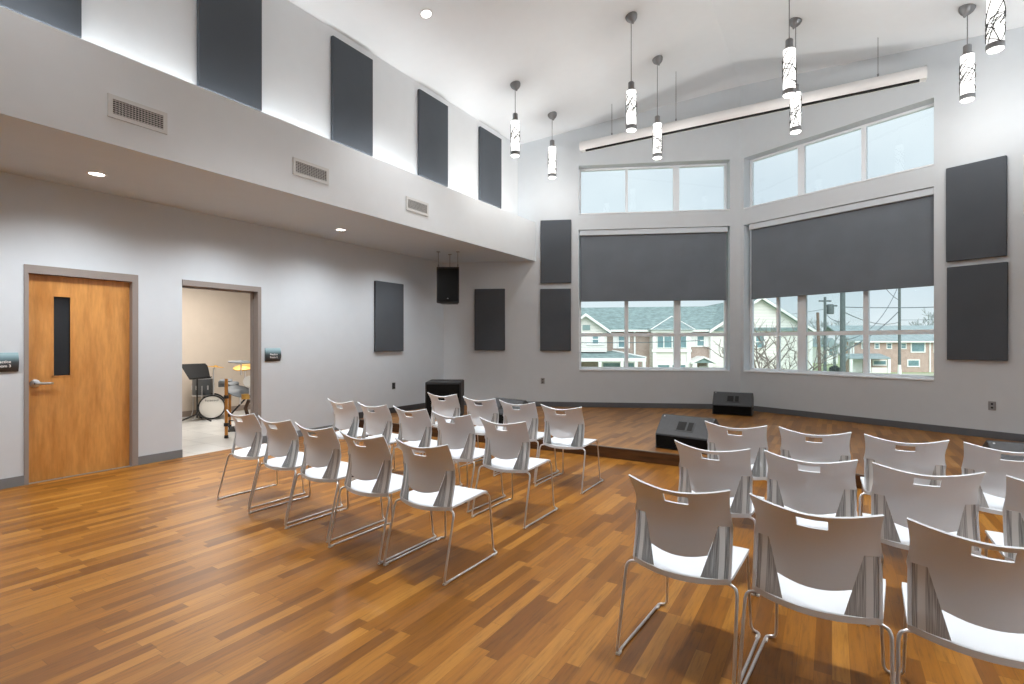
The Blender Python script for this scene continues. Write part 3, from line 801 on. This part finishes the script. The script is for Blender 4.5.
MB().lathe([(0, .028), (.03, .022), (.04, .010), (.15, -.005), (.15, -.008), (.04, .006), (0, .02)], 28, Matrix.Translation((.06, .10, .99)) @ Matrix.Rotation(R(6), 4, 'Y')).build('cymbal', M['brass'], root, smooth=50)
# floor tom
root = thing('floor_tom', 'grey floor tom drum behind the black music stand', 'drum', (-10.43, 5.47, 0), DR)
MB().lathe([(0, .42), (.18, .42), (.18, .76), (0, .76)], 32).build('shell', M['drum_shell'], root, smooth=40)
for z in (.415, .745): MB().lathe([(.181, z), (.192, z), (.192, z+.025), (.181, z+.025), (.181, z)], 32).build('hoop', M['chrome'], root, smooth=40)
MB().lathe([(0, .761), (.18, .761), (.18, .764), (0, .764)], 32).build('head', M['drum_head'], root)
for k in range(3):
    a = R(120*k+30); MB().tube(fillet([(.2*math.cos(a), .2*math.sin(a), .62), (.2*math.cos(a), .2*math.sin(a), .12), (.24*math.cos(a), .24*math.sin(a), .01)], .05), .008, 8).build('leg', M['chrome'], root)
for k in range(6):
    a = R(60*k); MB().box(.178, .196, -.012, .012, .54, .62, .003, mat=Matrix.Rotation(a, 4, 'Z')).build('lug', M['chrome'], root)
# music stand
root = thing('music_stand', 'black music stand just inside the doorway on the left', 'music stand', (-9.98, 5.13, 0), DR)
MB().tube([(0, 0, .06), (0, 0, .93)], .013, 10).build('pole', M['blk'], root)
for k in range(3):
    a = R(120*k+200); MB().tube(fillet([(0, 0, .13), (.10*math.cos(a), .10*math.sin(a), .09), (.31*math.cos(a), .31*math.sin(a), .012)], .06), .014, 8).build('leg', M['blk'], root)
Mt = Matrix.Translation((.0, -.03, .92)) @ Matrix.Rotation(R(40), 4, 'Z') @ Matrix.Rotation(R(-32), 4, 'X')
m = MB()
pl = [(-.20, -.16), (.20, -.16), (.25, .10), (.22, .16), (-.22, .16), (-.25, .10)]
a = [m.bm.verts.new(Mt @ Vector((x, -.004, z))) for x, z in pl]; b = [m.bm.verts.new(Mt @ Vector((x, .004, z))) for x, z in pl]
m.bm.faces.new(a); m.bm.faces.new(b[::-1])
for i in range(6): m.bm.faces.new((a[i], b[i], b[(i+1) % 6], a[(i+1) % 6]))
m.box(-.20, .20, -.055, .0, -.165, -.155, mat=Mt)
m.build('desk', M['blk'], root)
# electronic drum rack : amber posts, bars and pads
P1 = at(226.3, 438, 7.88); P2 = at(230.3, 427, 8.91); P3 = at(252, 424, 8.7)
root = thing('drum_rack', 'electronic drum rack with amber posts and grey pads', 'drum rack', (P1.x, P1.y, 0), DR)
RM = (Matrix.Translation((P1.x, P1.y, 0)) @ Matrix.Rotation(DR, 4, 'Z')).inverted()
def lp(px, py, Z): return RM @ at(px, py, Z)
def foot(px, py, Z): v = lp(px, py, Z); return Vector((v.x, v.y, 0))
for (p, ztop) in ((foot(226.3, 438, 7.88), .90), (foot(229.8, 427, 8.91), .80), (foot(254, 424, 8.8), .85)):
    MB().tube([(p.x, p.y, .03), (p.x, p.y, ztop)], .023, 12).build('post', M['amber'], root, smooth=40)
    MB().lathe([(0, 0), (.03, 0), (.026, .045), (0, .045)], 12, Matrix.Translation((p.x, p.y, 0))).build('rubber_foot', M['blk'], root)
    for z in (.18, .60): MB().lathe([(0, z), (.034, z), (.034, z+.05), (0, z+.05)], 12, Matrix.Translation((p.x, p.y, 0))).build('clamp', M['blk'], root)
a, b, c_ = foot(226.3, 438, 7.88), foot(229.8, 427, 8.91), foot(254, 424, 8.8)
up = lambda v, z: Vector((v.x, v.y, z))
MB().tube([up(a, .625), up(b, .625)], .02, 10).build('bar', M['blk'], root)
MB().tube([up(b, .60), up(c_, .66)], .02, 10).build('bar', M['blk'], root)
MB().tube([lp(231, 414, 8.6), lp(246, 398, 8.6), lp(252, 396, 8.6)], .014, 8).build('boom_arm', M['blk'], root)
MB().tube([lp(249, 400, 8.7), lp(245.5, 408, 8.7), lp(249, 420, 8.7)], .03, 10).build('curved_bar', M['riser'], root)
def disc(px, py, Z, r, tilt, roll, mat, name, thick=.012, dome=.02):
    v = lp(px, py, Z)
    Mx = Matrix.Translation(v) @ Matrix.Rotation(R(roll), 4, 'Y') @ Matrix.Rotation(R(tilt), 4, 'X')
    o = MB().lathe([(0, dome), (.03, dome), (.05, dome*.5), (r, 0), (r, -thick), (0, -thick)], 28, Mx).build(name, mat, root, smooth=50)
    MB().tube([v, v+Vector((0, .02, -.22))], .009, 8).build('pad_arm', M['chrome'], root)
disc(241, 361.5, 8.5, .19, 4, 2, M['pad'], 'cymbal_pad')
disc(245, 367, 8.8, .18, 14, -6, M['brass'], 'cymbal')
disc(240, 391, 8.5, .20, 22, 14, M['pad'], 'cymbal_pad')
disc(226, 380, 8.9, .10, 10, 0, M['pad'], 'drum_pad', .05, .002)
disc(233, 383, 8.7, .09, 16, 0, M['pad'], 'drum_pad', .05, .002)
disc(249.5, 381, 8.3, .095, 62, -22, M['drum_head'], 'snare_pad', .06, .004)
v = lp(223, 384, 9.0); MB().box(v.x-.07, v.x+.07, v.y-.03, v.y+.03, v.z-.05, v.z+.05, .008).build('sound_module', M['pad'], root)
v = lp(245.5, 396.5, 8.4); MB().lathe([(0, -.04), (.06, -.04), (.06, .04), (0, .04)], 16, Matrix.Translation(v)).build('small_drum', M['brass'], root, smooth=40)
# kick pedal
v = at(232.5, 431, 8.55)
root = thing('kick_pedal', 'black kick pedal on the tiles beside the amber post', 'pedal', (v.x, v.y, 0), DR)
MB().box(-.06, .06, -.14, .14, 0, .02, .004).build('base', M['blk'], root)
MB().box(-.04, .04, -.13, .10, .03, .04, .004, mat=Matrix.Rotation(R(12), 4, 'X')).build('footboard', M['blk'], root)
for s in (-1, 1): MB().tube([(s*.05, .11, .0), (s*.05, .11, .16)], .01, 8).build('upright', M['blk'], root)
MB().tube([(-.05, .11, .15), (.05, .11, .15)], .008, 8).build('axle', M['blk'], root)

# ------------------------------------------------------------------ outdoors
GZ = -3.5
o = MB().box(-160, 160, 0, 260, -.3, 0).build('lawn', M['grass'], None, (-SN*14, CS*14, GZ), (0, 0, CAMYAW)); struct(o, 'green lawn outside', 'lawn')
def camroot(name, lab, cat, Z, group=None):
    o = thing(name, lab, cat, (-SN*Z, CS*Z, GZ), CAMYAW, group); return o
def mk(Z0):
    X = lambda px, d=0: (px-512)*(Z0+d)/F
    Zf = lambda py, d=0: 1.44+(343-py)*(Z0+d)/F-GZ
    return X, Zf
# pavement strip near far brick house
X, Zf = mk(84)
o = MB().box(X(800), X(990), -3, -.8, .0, .03).build('footpath', M['road'], None, (-SN*84, CS*84, GZ), (0, 0, CAMYAW)); struct(o, 'pale footpath in front of the red brick houses', 'footpath')
# townhouse
Z0 = 37; X, Zf = mk(Z0)
T = camroot('townhouse', 'tan brick townhouse with cream gables and green-grey roof across the street', 'house', Z0)
MB().box(X(555), X(745), 0, 9, 0, Zf(330)).build('brick_wall', M['brick_tan'], T)
def roofslab(pts, name, mat, th=.18):
    # pts : 4 points (x,y,z) ; slab thickness upward
    m = MB(); a = [m.bm.verts.new(p) for p in pts]; b = [m.bm.verts.new((p[0], p[1], p[2]+th)) for p in pts]; n = len(pts)
    m.bm.faces.new(a[::-1]); m.bm.faces.new(b)
    for i in range(n): m.bm.faces.new((a[i], a[(i+1) % n], b[(i+1) % n], b[i]))
    return m.build(name, mat, T)
zr = Zf(308.5, 6)
roofslab([(X(540), -.5, Zf(331)), (X(800), -.5, Zf(331)), (X(800), 6, zr+.05), (X(540), 6, zr-.15)], 'roof', M['shingle'])
roofslab([(X(540), 6, zr-.15), (X(800), 6, zr+.05), (X(800), 12.5, Zf(331)), (X(540), 12.5, Zf(331))], 'roof', M['shingle'])
MB().box(X(604), X(711), -.56, -.42, Zf(331)-.06, Zf(331)+.08).build('eave_gutter', M['trimw'], T)
def gable(pl, pr, pa, ptop, pfoot, d, depth, zbase, mat, vent=None):
    yy = d
    pts = [(X(pl, d), zbase), (X(pr, d), zbase), (X(pr, d), Zf(pfoot, d)), (X(pa, d), Zf(ptop, d)), (X(pl, d), Zf(pfoot, d))]
    MB().extrude(pts, 'y', d, d+depth).build('gable_wall', mat, T)
    for s, pe in ((-1, pl), (1, pr)):
        xe = X(pe+s*3, d); za = Zf(ptop, d); slope = (za-Zf(pfoot, d))/abs(X(pa, d)-X(pe, d)); ze = za-slope*abs(X(pa, d)-xe)
        roofslab([(xe, d-.35, ze), (X(pa, d), d-.35, za), (X(pa, d), d+depth+3.5, za), (xe, d+depth+3.5, ze)], 'gable_roof', M['shingle'], .2)
        m = MB(); q = [(xe, ze-.06), (X(pa, d), za-.06), (X(pa, d), za+.14), (xe, ze+.14)]
        m.extrude(q, 'y', d-.42, d-.35).build('fascia_board', M['trimw'], T)
gable(562, 607, 585, 315.5, 331, -1.2, 1.4, Zf(352, -1.2), M['siding'])
gable(710.5, 810, 759.5, 298.5, 330.5, -.3, 8, 0, M['siding'])
MB().box(X(808.5, -.3), X(812, -.3), -.38, -.2, 0, Zf(331, -.3)).build('corner_board', M['trimw'], T)
MB().box(X(710.3, -.3), X(712.3, -.3), -.38, -.2, 0, Zf(331, -.3)).build('corner_board', M['trimw'], T)
MB().box(X(582.5, -1.2), X(590, -1.2), -1.26, -1.15, Zf(330, -1.2), Zf(325, -1.2)).build('gable_vent', M['shingle'], T)
def window_out(pl, pr, pt, pb, d, par, shut=0, bars=True, mat=None, XX=None, ZZ=None, w=.10):
    XX = XX or X; ZZ = ZZ or Zf
    a, b, z0, z1 = XX(pl, d), XX(pr, d), ZZ(pb, d), ZZ(pt, d); m = MB()
    m.box(a-w, a, d-.09, d+.02, z0-w, z1+w); m.box(b, b+w, d-.09, d+.02, z0-w, z1+w); m.box(a, b, d-.09, d+.02, z0-w, z0); m.box(a, b, d-.09, d+.02, z1, z1+w)
    if bars: m.box(a, b, d-.07, d+.01, (z0+z1)/2-.03, (z0+z1)/2+.03)
    wf = m.build('window', M['trimw'], par)
    MB().box(a, b, d-.04, d+.01, z0, z1).build('pane', mat or M['pane'], wf)
    if shut:
        for s in (-1, 1):
            e = a-w-.02 if s < 0 else b+w+.02; x0, x1 = sorted((e, e+s*shut)); MB().box(x0, x1, d-.07, d+.0, z0-.1, z1+.1).build('shutter', M['trimw'], wf)
window_out(592.5, 598, 335, 343.5, -1.2, T, .32)
window_out(618.5, 624, 335, 347, 0, T, .28)
window_out(697, 703.5, 335.5, 345.5, 0, T, .36)
window_out(755.5, 763.5, 336, 347.5, -.3, T, 0)
MB().box(X(633.6), X(635.2), -.12, -.02, 0, Zf(331)).build('downspout', M['trimw'], T)
# bay of the townhouse
d = -.9
MB().box(X(653, d), X(690, d), d, .05, 0, Zf(329.5, d)).build('bay_wall', M['siding'], T)
for a, b in ((652.5, 656), (686.5, 690.5)): MB().box(X(a, d), X(b, d), d-.08, d+.02, 0, Zf(329.5, d)).build('bay_corner_board', M['trimw'], T)
MB().box(X(651, d), X(692, d), d-.14, d+.02, Zf(332.5, d), Zf(329, d)).build('bay_fascia', M['trimw'], T)
MB().box(X(651.5, d), X(691, d), d-.14, d+.02, Zf(352, d), Zf(349.5, d)).build('bay_band', M['trimw'], T)
window_out(657.3, 663, 335, 347.5, d, T, 0, False, w=.035); window_out(664, 671.3, 335, 347.5, d, T, 0, False, w=.035); window_out(672.3, 678, 335, 347.5, d, T, 0, False, w=.035); window_out(679, 685.8, 335, 347.5, d, T, 0, False, w=.035)
window_out(657.5, 669, 365, 378, d, T, 0, False); window_out(672, 685, 365, 378, d, T, 0, False)
m = MB(); ap = m.bm.verts.new((X(671.5, 2.2), 2.2, Zf(316.5, 2.2)))
q = [m.bm.verts.new(p) for p in ((X(649.5, d), d-.3, Zf(330, d)), (X(693.5, d), d-.3, Zf(330, d)), (X(693.5, d)+.3, 4, Zf(322, d)), (X(649.5, d)-.3, 4, Zf(322, d)))]
for i in range(4): m.bm.faces.new((q[i], q[(i+1) % 4], ap))
m.bm.faces.new(q[::-1]); m.build('bay_roof', M['shingle'], T)
for a, b in (((X(649.5, d), d-.33, Zf(329.6, d)), (X(671.5, 2.2), 2.15, Zf(316.3, 2.2))), ((X(693.5, d), d-.33, Zf(329.6, d)), (X(671.5, 2.2), 2.15, Zf(316.3, 2.2)))):
    MB().tube([a, b], .04, 6).build('hip_cap', M['trimw'], T)
# porch roof left
m = MB(); d = -3.2
q = [m.bm.verts.new(p) for p in ((X(540, d), d, Zf(358, d)), (X(646, d), d, Zf(358, d)), (X(646, d), -.05, Zf(355.5, d)), (X(620), -.05, Zf(351)), (X(540), -.05, Zf(351)))]
m.bm.faces.new(q); m.build('porch_roof', M['shingle'], T)
MB().box(X(540, d), X(646, d), d-.05, d+.05, Zf(361.5, d), Zf(358, d)).build('porch_fascia', M['trimw'], T)
MB().tube([(X(612, 0), -.15, Zf(350.5)), (X(646, d), d, Zf(357.3, d))], .06, 6).build('hip_cap', M['trimw'], T)
for px in (577, 600, 622, 636, 644): MB().box(X(px, d)-.1, X(px, d)+.1, d-.05, d+.15, 0, Zf(361, d)).build('porch_post', M['trimw'], T)
for a, b in ((603, 620), (626, 634)): window_out(a, b, 363, 380, -.05, T, 0, False)
# entry portico
d = -1.4
pts = [(X(692, d), Zf(363, d)), (X(716.5, d), Zf(363, d)), (X(704, d), Zf(357.2, d))]
MB().extrude([(X(695, d), Zf(363, d)), (X(714, d), Zf(363, d)), (X(704, d), Zf(358, d))], 'y', d+.1, 0).build('portico_pediment', M['shingle'], T)
for s, pe in ((-1, 691.5), (1, 717)):
    m = MB(); m.extrude([(X(pe, d), Zf(364, d)), (X(704, d), Zf(358, d)), (X(704, d), Zf(356.3, d)), (X(pe, d), Zf(362, d))], 'y', d-.05, 0); m.build('portico_roof_edge', M['trimw'], T)
for px in (695, 710.5): MB().box(X(px, d)-.14, X(px, d)+.14, d, d+.28, 0, Zf(363, d)).build('portico_post', M['trimw'], T)
MB().box(X(699), X(709), -.06, .02, 0, Zf(366)).build('entry_door', M['trimw'], T)

# far red brick rowhouse
Z1 = 88; X2, Zf2 = mk(Z1)
B = camroot('brick_rowhouse', 'long red brick rowhouse with pale grey roof beyond the poles', 'house', Z1); T_sav = T; T = B
MB().box(X2(848), X2(1010), 0, 1.2, 0, Zf2(341.5)).build('brick_wall', M['brick_red'], B)
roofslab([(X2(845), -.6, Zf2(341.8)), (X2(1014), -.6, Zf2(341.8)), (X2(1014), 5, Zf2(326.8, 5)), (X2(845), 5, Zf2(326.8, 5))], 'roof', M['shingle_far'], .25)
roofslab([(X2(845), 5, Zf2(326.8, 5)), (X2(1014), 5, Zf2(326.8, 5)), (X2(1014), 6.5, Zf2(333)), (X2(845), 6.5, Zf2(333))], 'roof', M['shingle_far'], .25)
MB().box(X2(848), X2(1012), -.7, -.55, Zf2(342.5), Zf2(341)).build('gutter', M['trimw'], B)
for a, b in ((862, 865), (875, 878.5), (887, 891), (901, 905.5)): window_out(a, b, 343.6, 348.2, 0, B, 0, True, None, X2, Zf2, .14)
window_out(911.5, 924, 343, 351.5, 0, B, 0, False, None, X2, Zf2, .2); window_out(908, 918.5, 360.5, 365.8, 0, B, 0, False, None, X2, Zf2, .2); window_out(934, 940, 343.5, 352, 0, B, 0, True, None, X2, Zf2, .14)
for px in (850.5, 853, 929.5): MB().box(X2(px)-.12, X2(px)+.12, -.15, -.02, 0, Zf2(342)).build('downspout', M['trimw'], B)
d = -2.5
m = MB(); m.extrude([(d, Zf2(358, d)), (-.02, Zf2(353.5)), (-.02, Zf2(357.5)), (d, Zf2(359.2, d))], 'x', X2(850, d), X2(891, d)); m.build('canopy', M['shingle_far'], B)
for px in (851.5, 869.5, 889.5): MB().box(X2(px, d)-.22, X2(px, d)+.22, d, d+.3, 0, Zf2(358.8, d)).build('canopy_post', M['trimw'], B)
MB().box(X2(853.5), X2(862), -.12, -.02, 0, Zf2(359.5)).build('front_door', M['trimw'], B)
window_out(873.5, 885.5, 361, 364.5, 0, B, 0, False, None, X2, Zf2, .2)
MB().box(X2(872, d), X2(888, d), d+.1, d+.2, 0, Zf2(367.5, d)).build('porch_railing', M['siding'], B)
T = T_sav
# distant pale house
Z3 = 125; X3, Zf3 = mk(Z3)
D = camroot('distant_house', 'small hazy white house far between the poles', 'house', Z3)
MB().box(X3(826), X3(838), 0, 8, 0, Zf3(347)).build('wall', M['trimw'], D)
MB().extrude([(X3(825), Zf3(347)), (X3(839), Zf3(347)), (X3(832), Zf3(338))], 'y', -.3, 8.3).build('roof', M['shingle_far'], D)
window_out(829, 832, 349, 355, 0, D, 0, True, None, X3, Zf3, .12); window_out(834, 836.5, 349, 355, 0, D, 0, True, None, X3, Zf3, .12)

# utility poles
def pole(px, Z, ptop, r, mat, label, lean=0.0, arms=()):
    p = at(px, 343, Z); root = thing('utility_pole', label, 'utility pole', (p.x, p.y, GZ), CAMYAW, 'utility poles')
    h = 1.44+(343-ptop)*Z/F-GZ
    MB().tube([(0, 0, 0), (lean*.5, 0, h*.5), (lean, 0, h)], r*1.15, 12, True, r*.85).build('pole_shaft', mat, root, smooth=40)
    for hz, w in arms: MB().box(-w, w, -.08, .08, hz-.08, hz+.08).build('crossarm', mat, root)
    return root, h
p1, h1 = pole(842.7, 34, 230, .155, M['pole'], 'thick grey-green utility pole nearest the right bay window')
p2, h2 = pole(825, 60, 297, .16, M['pole'], 'utility pole carrying the transformer can', 0, ((1.44+(343-301)*60/F-GZ, .7),))
m = MB(); m.lathe([(0, 0), (.36, 0), (.38, .1), (.38, 1.0), (.3, 1.12), (0, 1.12)], 16, Matrix.Translation((.62, 0, 1.44+(343-314)*60/F-GZ))); m.build('transformer', M['pole'], p2, smooth=40)
MB().box(.2, 1.4, -.07, .07, 1.44+(343-306.5)*60/F-GZ, 1.44+(343-305)*60/F-GZ).build('bracket_arm', M['pole'], p2)
p3, h3 = pole(821.5, 30, 312.5, .09, M['pole_brown'], 'short leaning brown pole left of the thick utility pole', -.22)
p4, h4 = pole(899.5, 56, 240, .13, M['pole'], 'slim utility pole in front of the red brick rowhouse')
MB().tube([(0, 0, 0), (0, 0, 2.6)], .28, 10, True, .15).build('pole_guard', M['trimw'], p4)
def wire(a, b, sag, label, r=.03):
    n = 12; c = (a+b)/2; pts = [a.lerp(b, k/n)-Vector((0, 0, sag*4*(k/n)*(1-k/n))) for k in range(n+1)]
    m = MB(); m.tube([p-a for p in pts], r, 5); tag(m.build('power_line', M['wire'], None, a), label, 'wire', 'overhead wires')
wire(at(842, 307, 34), at(1010, 303, 34), .15, 'upper overhead wire running right from the thick pole', .028)
wire(at(842, 311, 34), at(899, 322, 56), .5, 'overhead wire sagging from the thick pole to the slim pole', .03)
wire(at(843, 340, 34), at(899, 284, 56), 1.4, 'steep overhead wire rising to the slim pole', .03)
wire(at(843, 352, 34), at(898, 312, 56), .3, 'lower steep cable rising to the slim pole', .045)
wire(at(700, 318, 62), at(825, 309, 60), .4, 'overhead wire reaching the transformer pole from the left', .025)
wire(at(826, 314, 60), at(842, 322, 34), .2, 'short overhead wire between transformer pole and thick pole', .03)
wire(at(570, 342.5, 25), at(700, 340.5, 25), .05, 'overhead wire crossing in front of the townhouse windows', .018)
wire(at(899, 320, 56), at(1010, 316, 56), .1, 'overhead wire running right from the slim pole', .02)
wire(at(880, 280, 56), at(899, 300, 56), .3, 'short overhead wire dropping to the slim pole', .03)

# bare trees
def tree(px, Z, h, seed, mat, label, r0=.13, lean=0.0, spread=.55, depth=5, rmin=.012):
    p = at(px, 343, Z); rg = random.Random(seed); root = thing('bare_tree', label, 'tree', (p.x, p.y, GZ), CAMYAW, 'bare trees')
    tr, br = MB(), MB()
    def grow(m, a, dr, ln, r, dep):
        b = a+dr*ln; mid = a+dr*ln*.5+Vector((rg.uniform(-1, 1), rg.uniform(-1, 1), rg.uniform(-.5, .5)))*ln*.07
        m.tube([a, mid, b], r, 5 if dep > 2 else 4, False, max(rmin*.6, r*.68))
        if dep == 0: return
        for k in range(rg.choice((2, 3, 3))):
            ax = Vector((rg.uniform(-1, 1), rg.uniform(-1, 1), rg.uniform(-.25, .9))).normalized()
            nd = (dr*(1-spread*rg.uniform(.6, 1.1))+ax*spread*1.1).normalized(); nd = (nd+Vector((0, 0, .12))).normalized()
            grow(br, b if k else mid.lerp(b, rg.uniform(.4, 1)), nd, ln*rg.uniform(.6, .86), max(rmin, r*.62), dep-1)
    grow(tr, Vector((0, 0, 0)), Vector((lean, 0, 1)).normalized(), h*.28, r0, depth)
    tr.build('trunk', mat, root, smooth=60, recalc=False); br.build('branches', mat, root, smooth=60, recalc=False)
tree(762, 24, 8.0, 17, M['bark'], 'bare tree in front of the cream gable, left one', .13, .25, .6)
tree(787, 26, 6.6, 8, M['bark'], 'bare tree in front of the cream gable, right one', .11, -.15, .65)
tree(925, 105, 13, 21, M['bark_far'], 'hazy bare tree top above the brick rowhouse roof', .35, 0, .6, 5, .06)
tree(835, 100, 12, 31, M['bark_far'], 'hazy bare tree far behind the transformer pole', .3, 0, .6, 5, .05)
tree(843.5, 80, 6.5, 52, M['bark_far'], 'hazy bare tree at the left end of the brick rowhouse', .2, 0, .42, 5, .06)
# dark round bush
p = at(834.5, 372, 84); rg = random.Random(4)
bm = bmesh.new(); bmesh.ops.create_icosphere(bm, subdivisions=4, radius=.72)
for v in bm.verts: v.co *= 1+rg.uniform(-.13, .13); v.co.z = v.co.z*.95+.62
m = MB(); m.bm.free(); m.bm = bm
tag(m.build('round_bush', M['bush'], None, (p.x, p.y, GZ), smooth=30), 'dark round bush on the grass below the transformer pole', 'bush')

# ------------------------------------------------------------------ world + lights
w = bpy.data.worlds.new('World'); bpy.context.scene.world = w; w.use_nodes = True
nt = w.node_tree; bg = nt.nodes['Background']
tc = nt.nodes.new('ShaderNodeTexCoord'); sp = nt.nodes.new('ShaderNodeSeparateXYZ'); nt.links.new(tc.outputs['Generated'], sp.inputs[0])
rp = nt.nodes.new('ShaderNodeValToRGB'); e = rp.color_ramp.elements
e[0].position = 0.0; e[0].color = srgb(226, 232, 235); e[1].position = .12; e[1].color = srgb(206, 220, 229)
q = e.new(.35); q.color = srgb(224, 232, 238); q = e.new(.7); q.color = srgb(236, 241, 244)
nt.links.new(sp.outputs[2], rp.inputs[0])
nz = nt.nodes.new('ShaderNodeTexNoise'); nz.inputs['Scale'].default_value = 3.2; nz.inputs['Detail'].default_value = 5; nt.links.new(tc.outputs['Generated'], nz.inputs[0])
r2 = nt.nodes.new('ShaderNodeValToRGB'); r2.color_ramp.elements[0].position = .35; r2.color_ramp.elements[0].color = (.88, .9, .92, 1); r2.color_ramp.elements[1].position = .65; r2.color_ramp.elements[1].color = (1.05, 1.05, 1.04, 1)
nt.links.new(nz.outputs[0], r2.inputs[0])
mx = nt.nodes.new('ShaderNodeMix'); mx.data_type = 'RGBA'; mx.blend_type = 'MULTIPLY'; mx.inputs[0].default_value = 1.0
nt.links.new(rp.outputs[0], mx.inputs[6]); nt.links.new(r2.outputs[0], mx.inputs[7]); nt.links.new(mx.outputs[2], bg.inputs['Color']); bg.inputs['Strength'].default_value = 1.12

def lamp(name, kind, loc, energy, rot=(0,0,0), col=(.985,.99,1), **kw):
    d = bpy.data.lights.new(name, kind); d.energy = energy; d.color = col
    for k, v in kw.items(): setattr(d, k, v)
    o = bpy.data.objects.new(name, d); C.objects.link(o); o.location = loc; o.rotation_euler = rot; return o
# spot for the high downlight; the rest are added unseen spots shaping light and shadow
for x, y, pw in ((-4.55, 5.24, 230), (-3.2, 3.3, 720), (-5.0, 1.0, 190), (.15, 3.2, 620), (2.6, 4.0, 170), (1.49, 5.24, 150), (-1.5, -1.2, 60), (-3.6, 6.5, 130), (.5, 6.5, 130)):
    lamp('downlight_and_fill_spot', 'SPOT', (x, y, zceil(x)-.06), pw, spot_size=R(84), spot_blend=.9, shadow_soft_size=.16)
# soffit downlights, with extra lamps added between them to brighten the side walls
for x in (-6.05, 3.0):
    for y, pw in ((-.75, 185), (.75, 185), (2.25, 165), (3.75, 160), (5.26, 150), (6.8, 105)):
        lamp('soffit_and_fill_lamp', 'SPOT', (x, y, 3.115), pw, spot_size=R(150), spot_blend=.9, shadow_soft_size=.15, col=(.97, .985, 1))
# light cove strips
for sg in (-1, 1):
    lamp('cove_lamp', 'AREA', (AX+sg*3.86, 2.9, 3.70), 50, rot=(R(180), 0, 0), shape='RECTANGLE', size=.12, size_y=11.6, col=(1, .995, .98))
# pendant glow
for x, _ in PX:
    for y in (7.45, 8.80): lamp('pendant_lamp_glow', 'POINT', (x, y, 4.38), 16, shadow_soft_size=.07, col=(1, .97, .93))
# added sun to brighten the houses, then the unseen drum room lamp
lamp('house_fill_sun', 'SUN', (0, -20, 30), 2.6, rot=(R(52), 0, CAMYAW), angle=R(60))
lamp('drum_room_lamp', 'AREA', (-9.2, 4.9, 2.7), 75, shape='RECTANGLE', size=1.2, size_y=1.2, col=(1, .95, .88))

# ------------------------------------------------------------------ camera
cd = bpy.data.cameras.new('camera'); cd.sensor_width = 36; cd.lens = 36*520/1024; cd.shift_y = 0.001; cd.clip_end = 600
cam = bpy.data.objects.new('camera', cd); C.objects.link(cam); cam.location = (0, 0, 1.44); cam.rotation_euler = (R(90), 0, CAMYAW)
sc = bpy.context.scene; sc.camera = cam
sc.view_settings.view_transform = 'Standard'; sc.view_settings.look = 'None'; sc.view_settings.exposure = 0.16; sc.view_settings.gamma = 1.0
sc.cycles.max_bounces = 10; sc.cycles.diffuse_bounces = 6; sc.cycles.use_denoising = True
sc.cycles.caustics_reflective = False; sc.cycles.caustics_refractive = False; sc.cycles.sample_clamp_indirect = 4.0
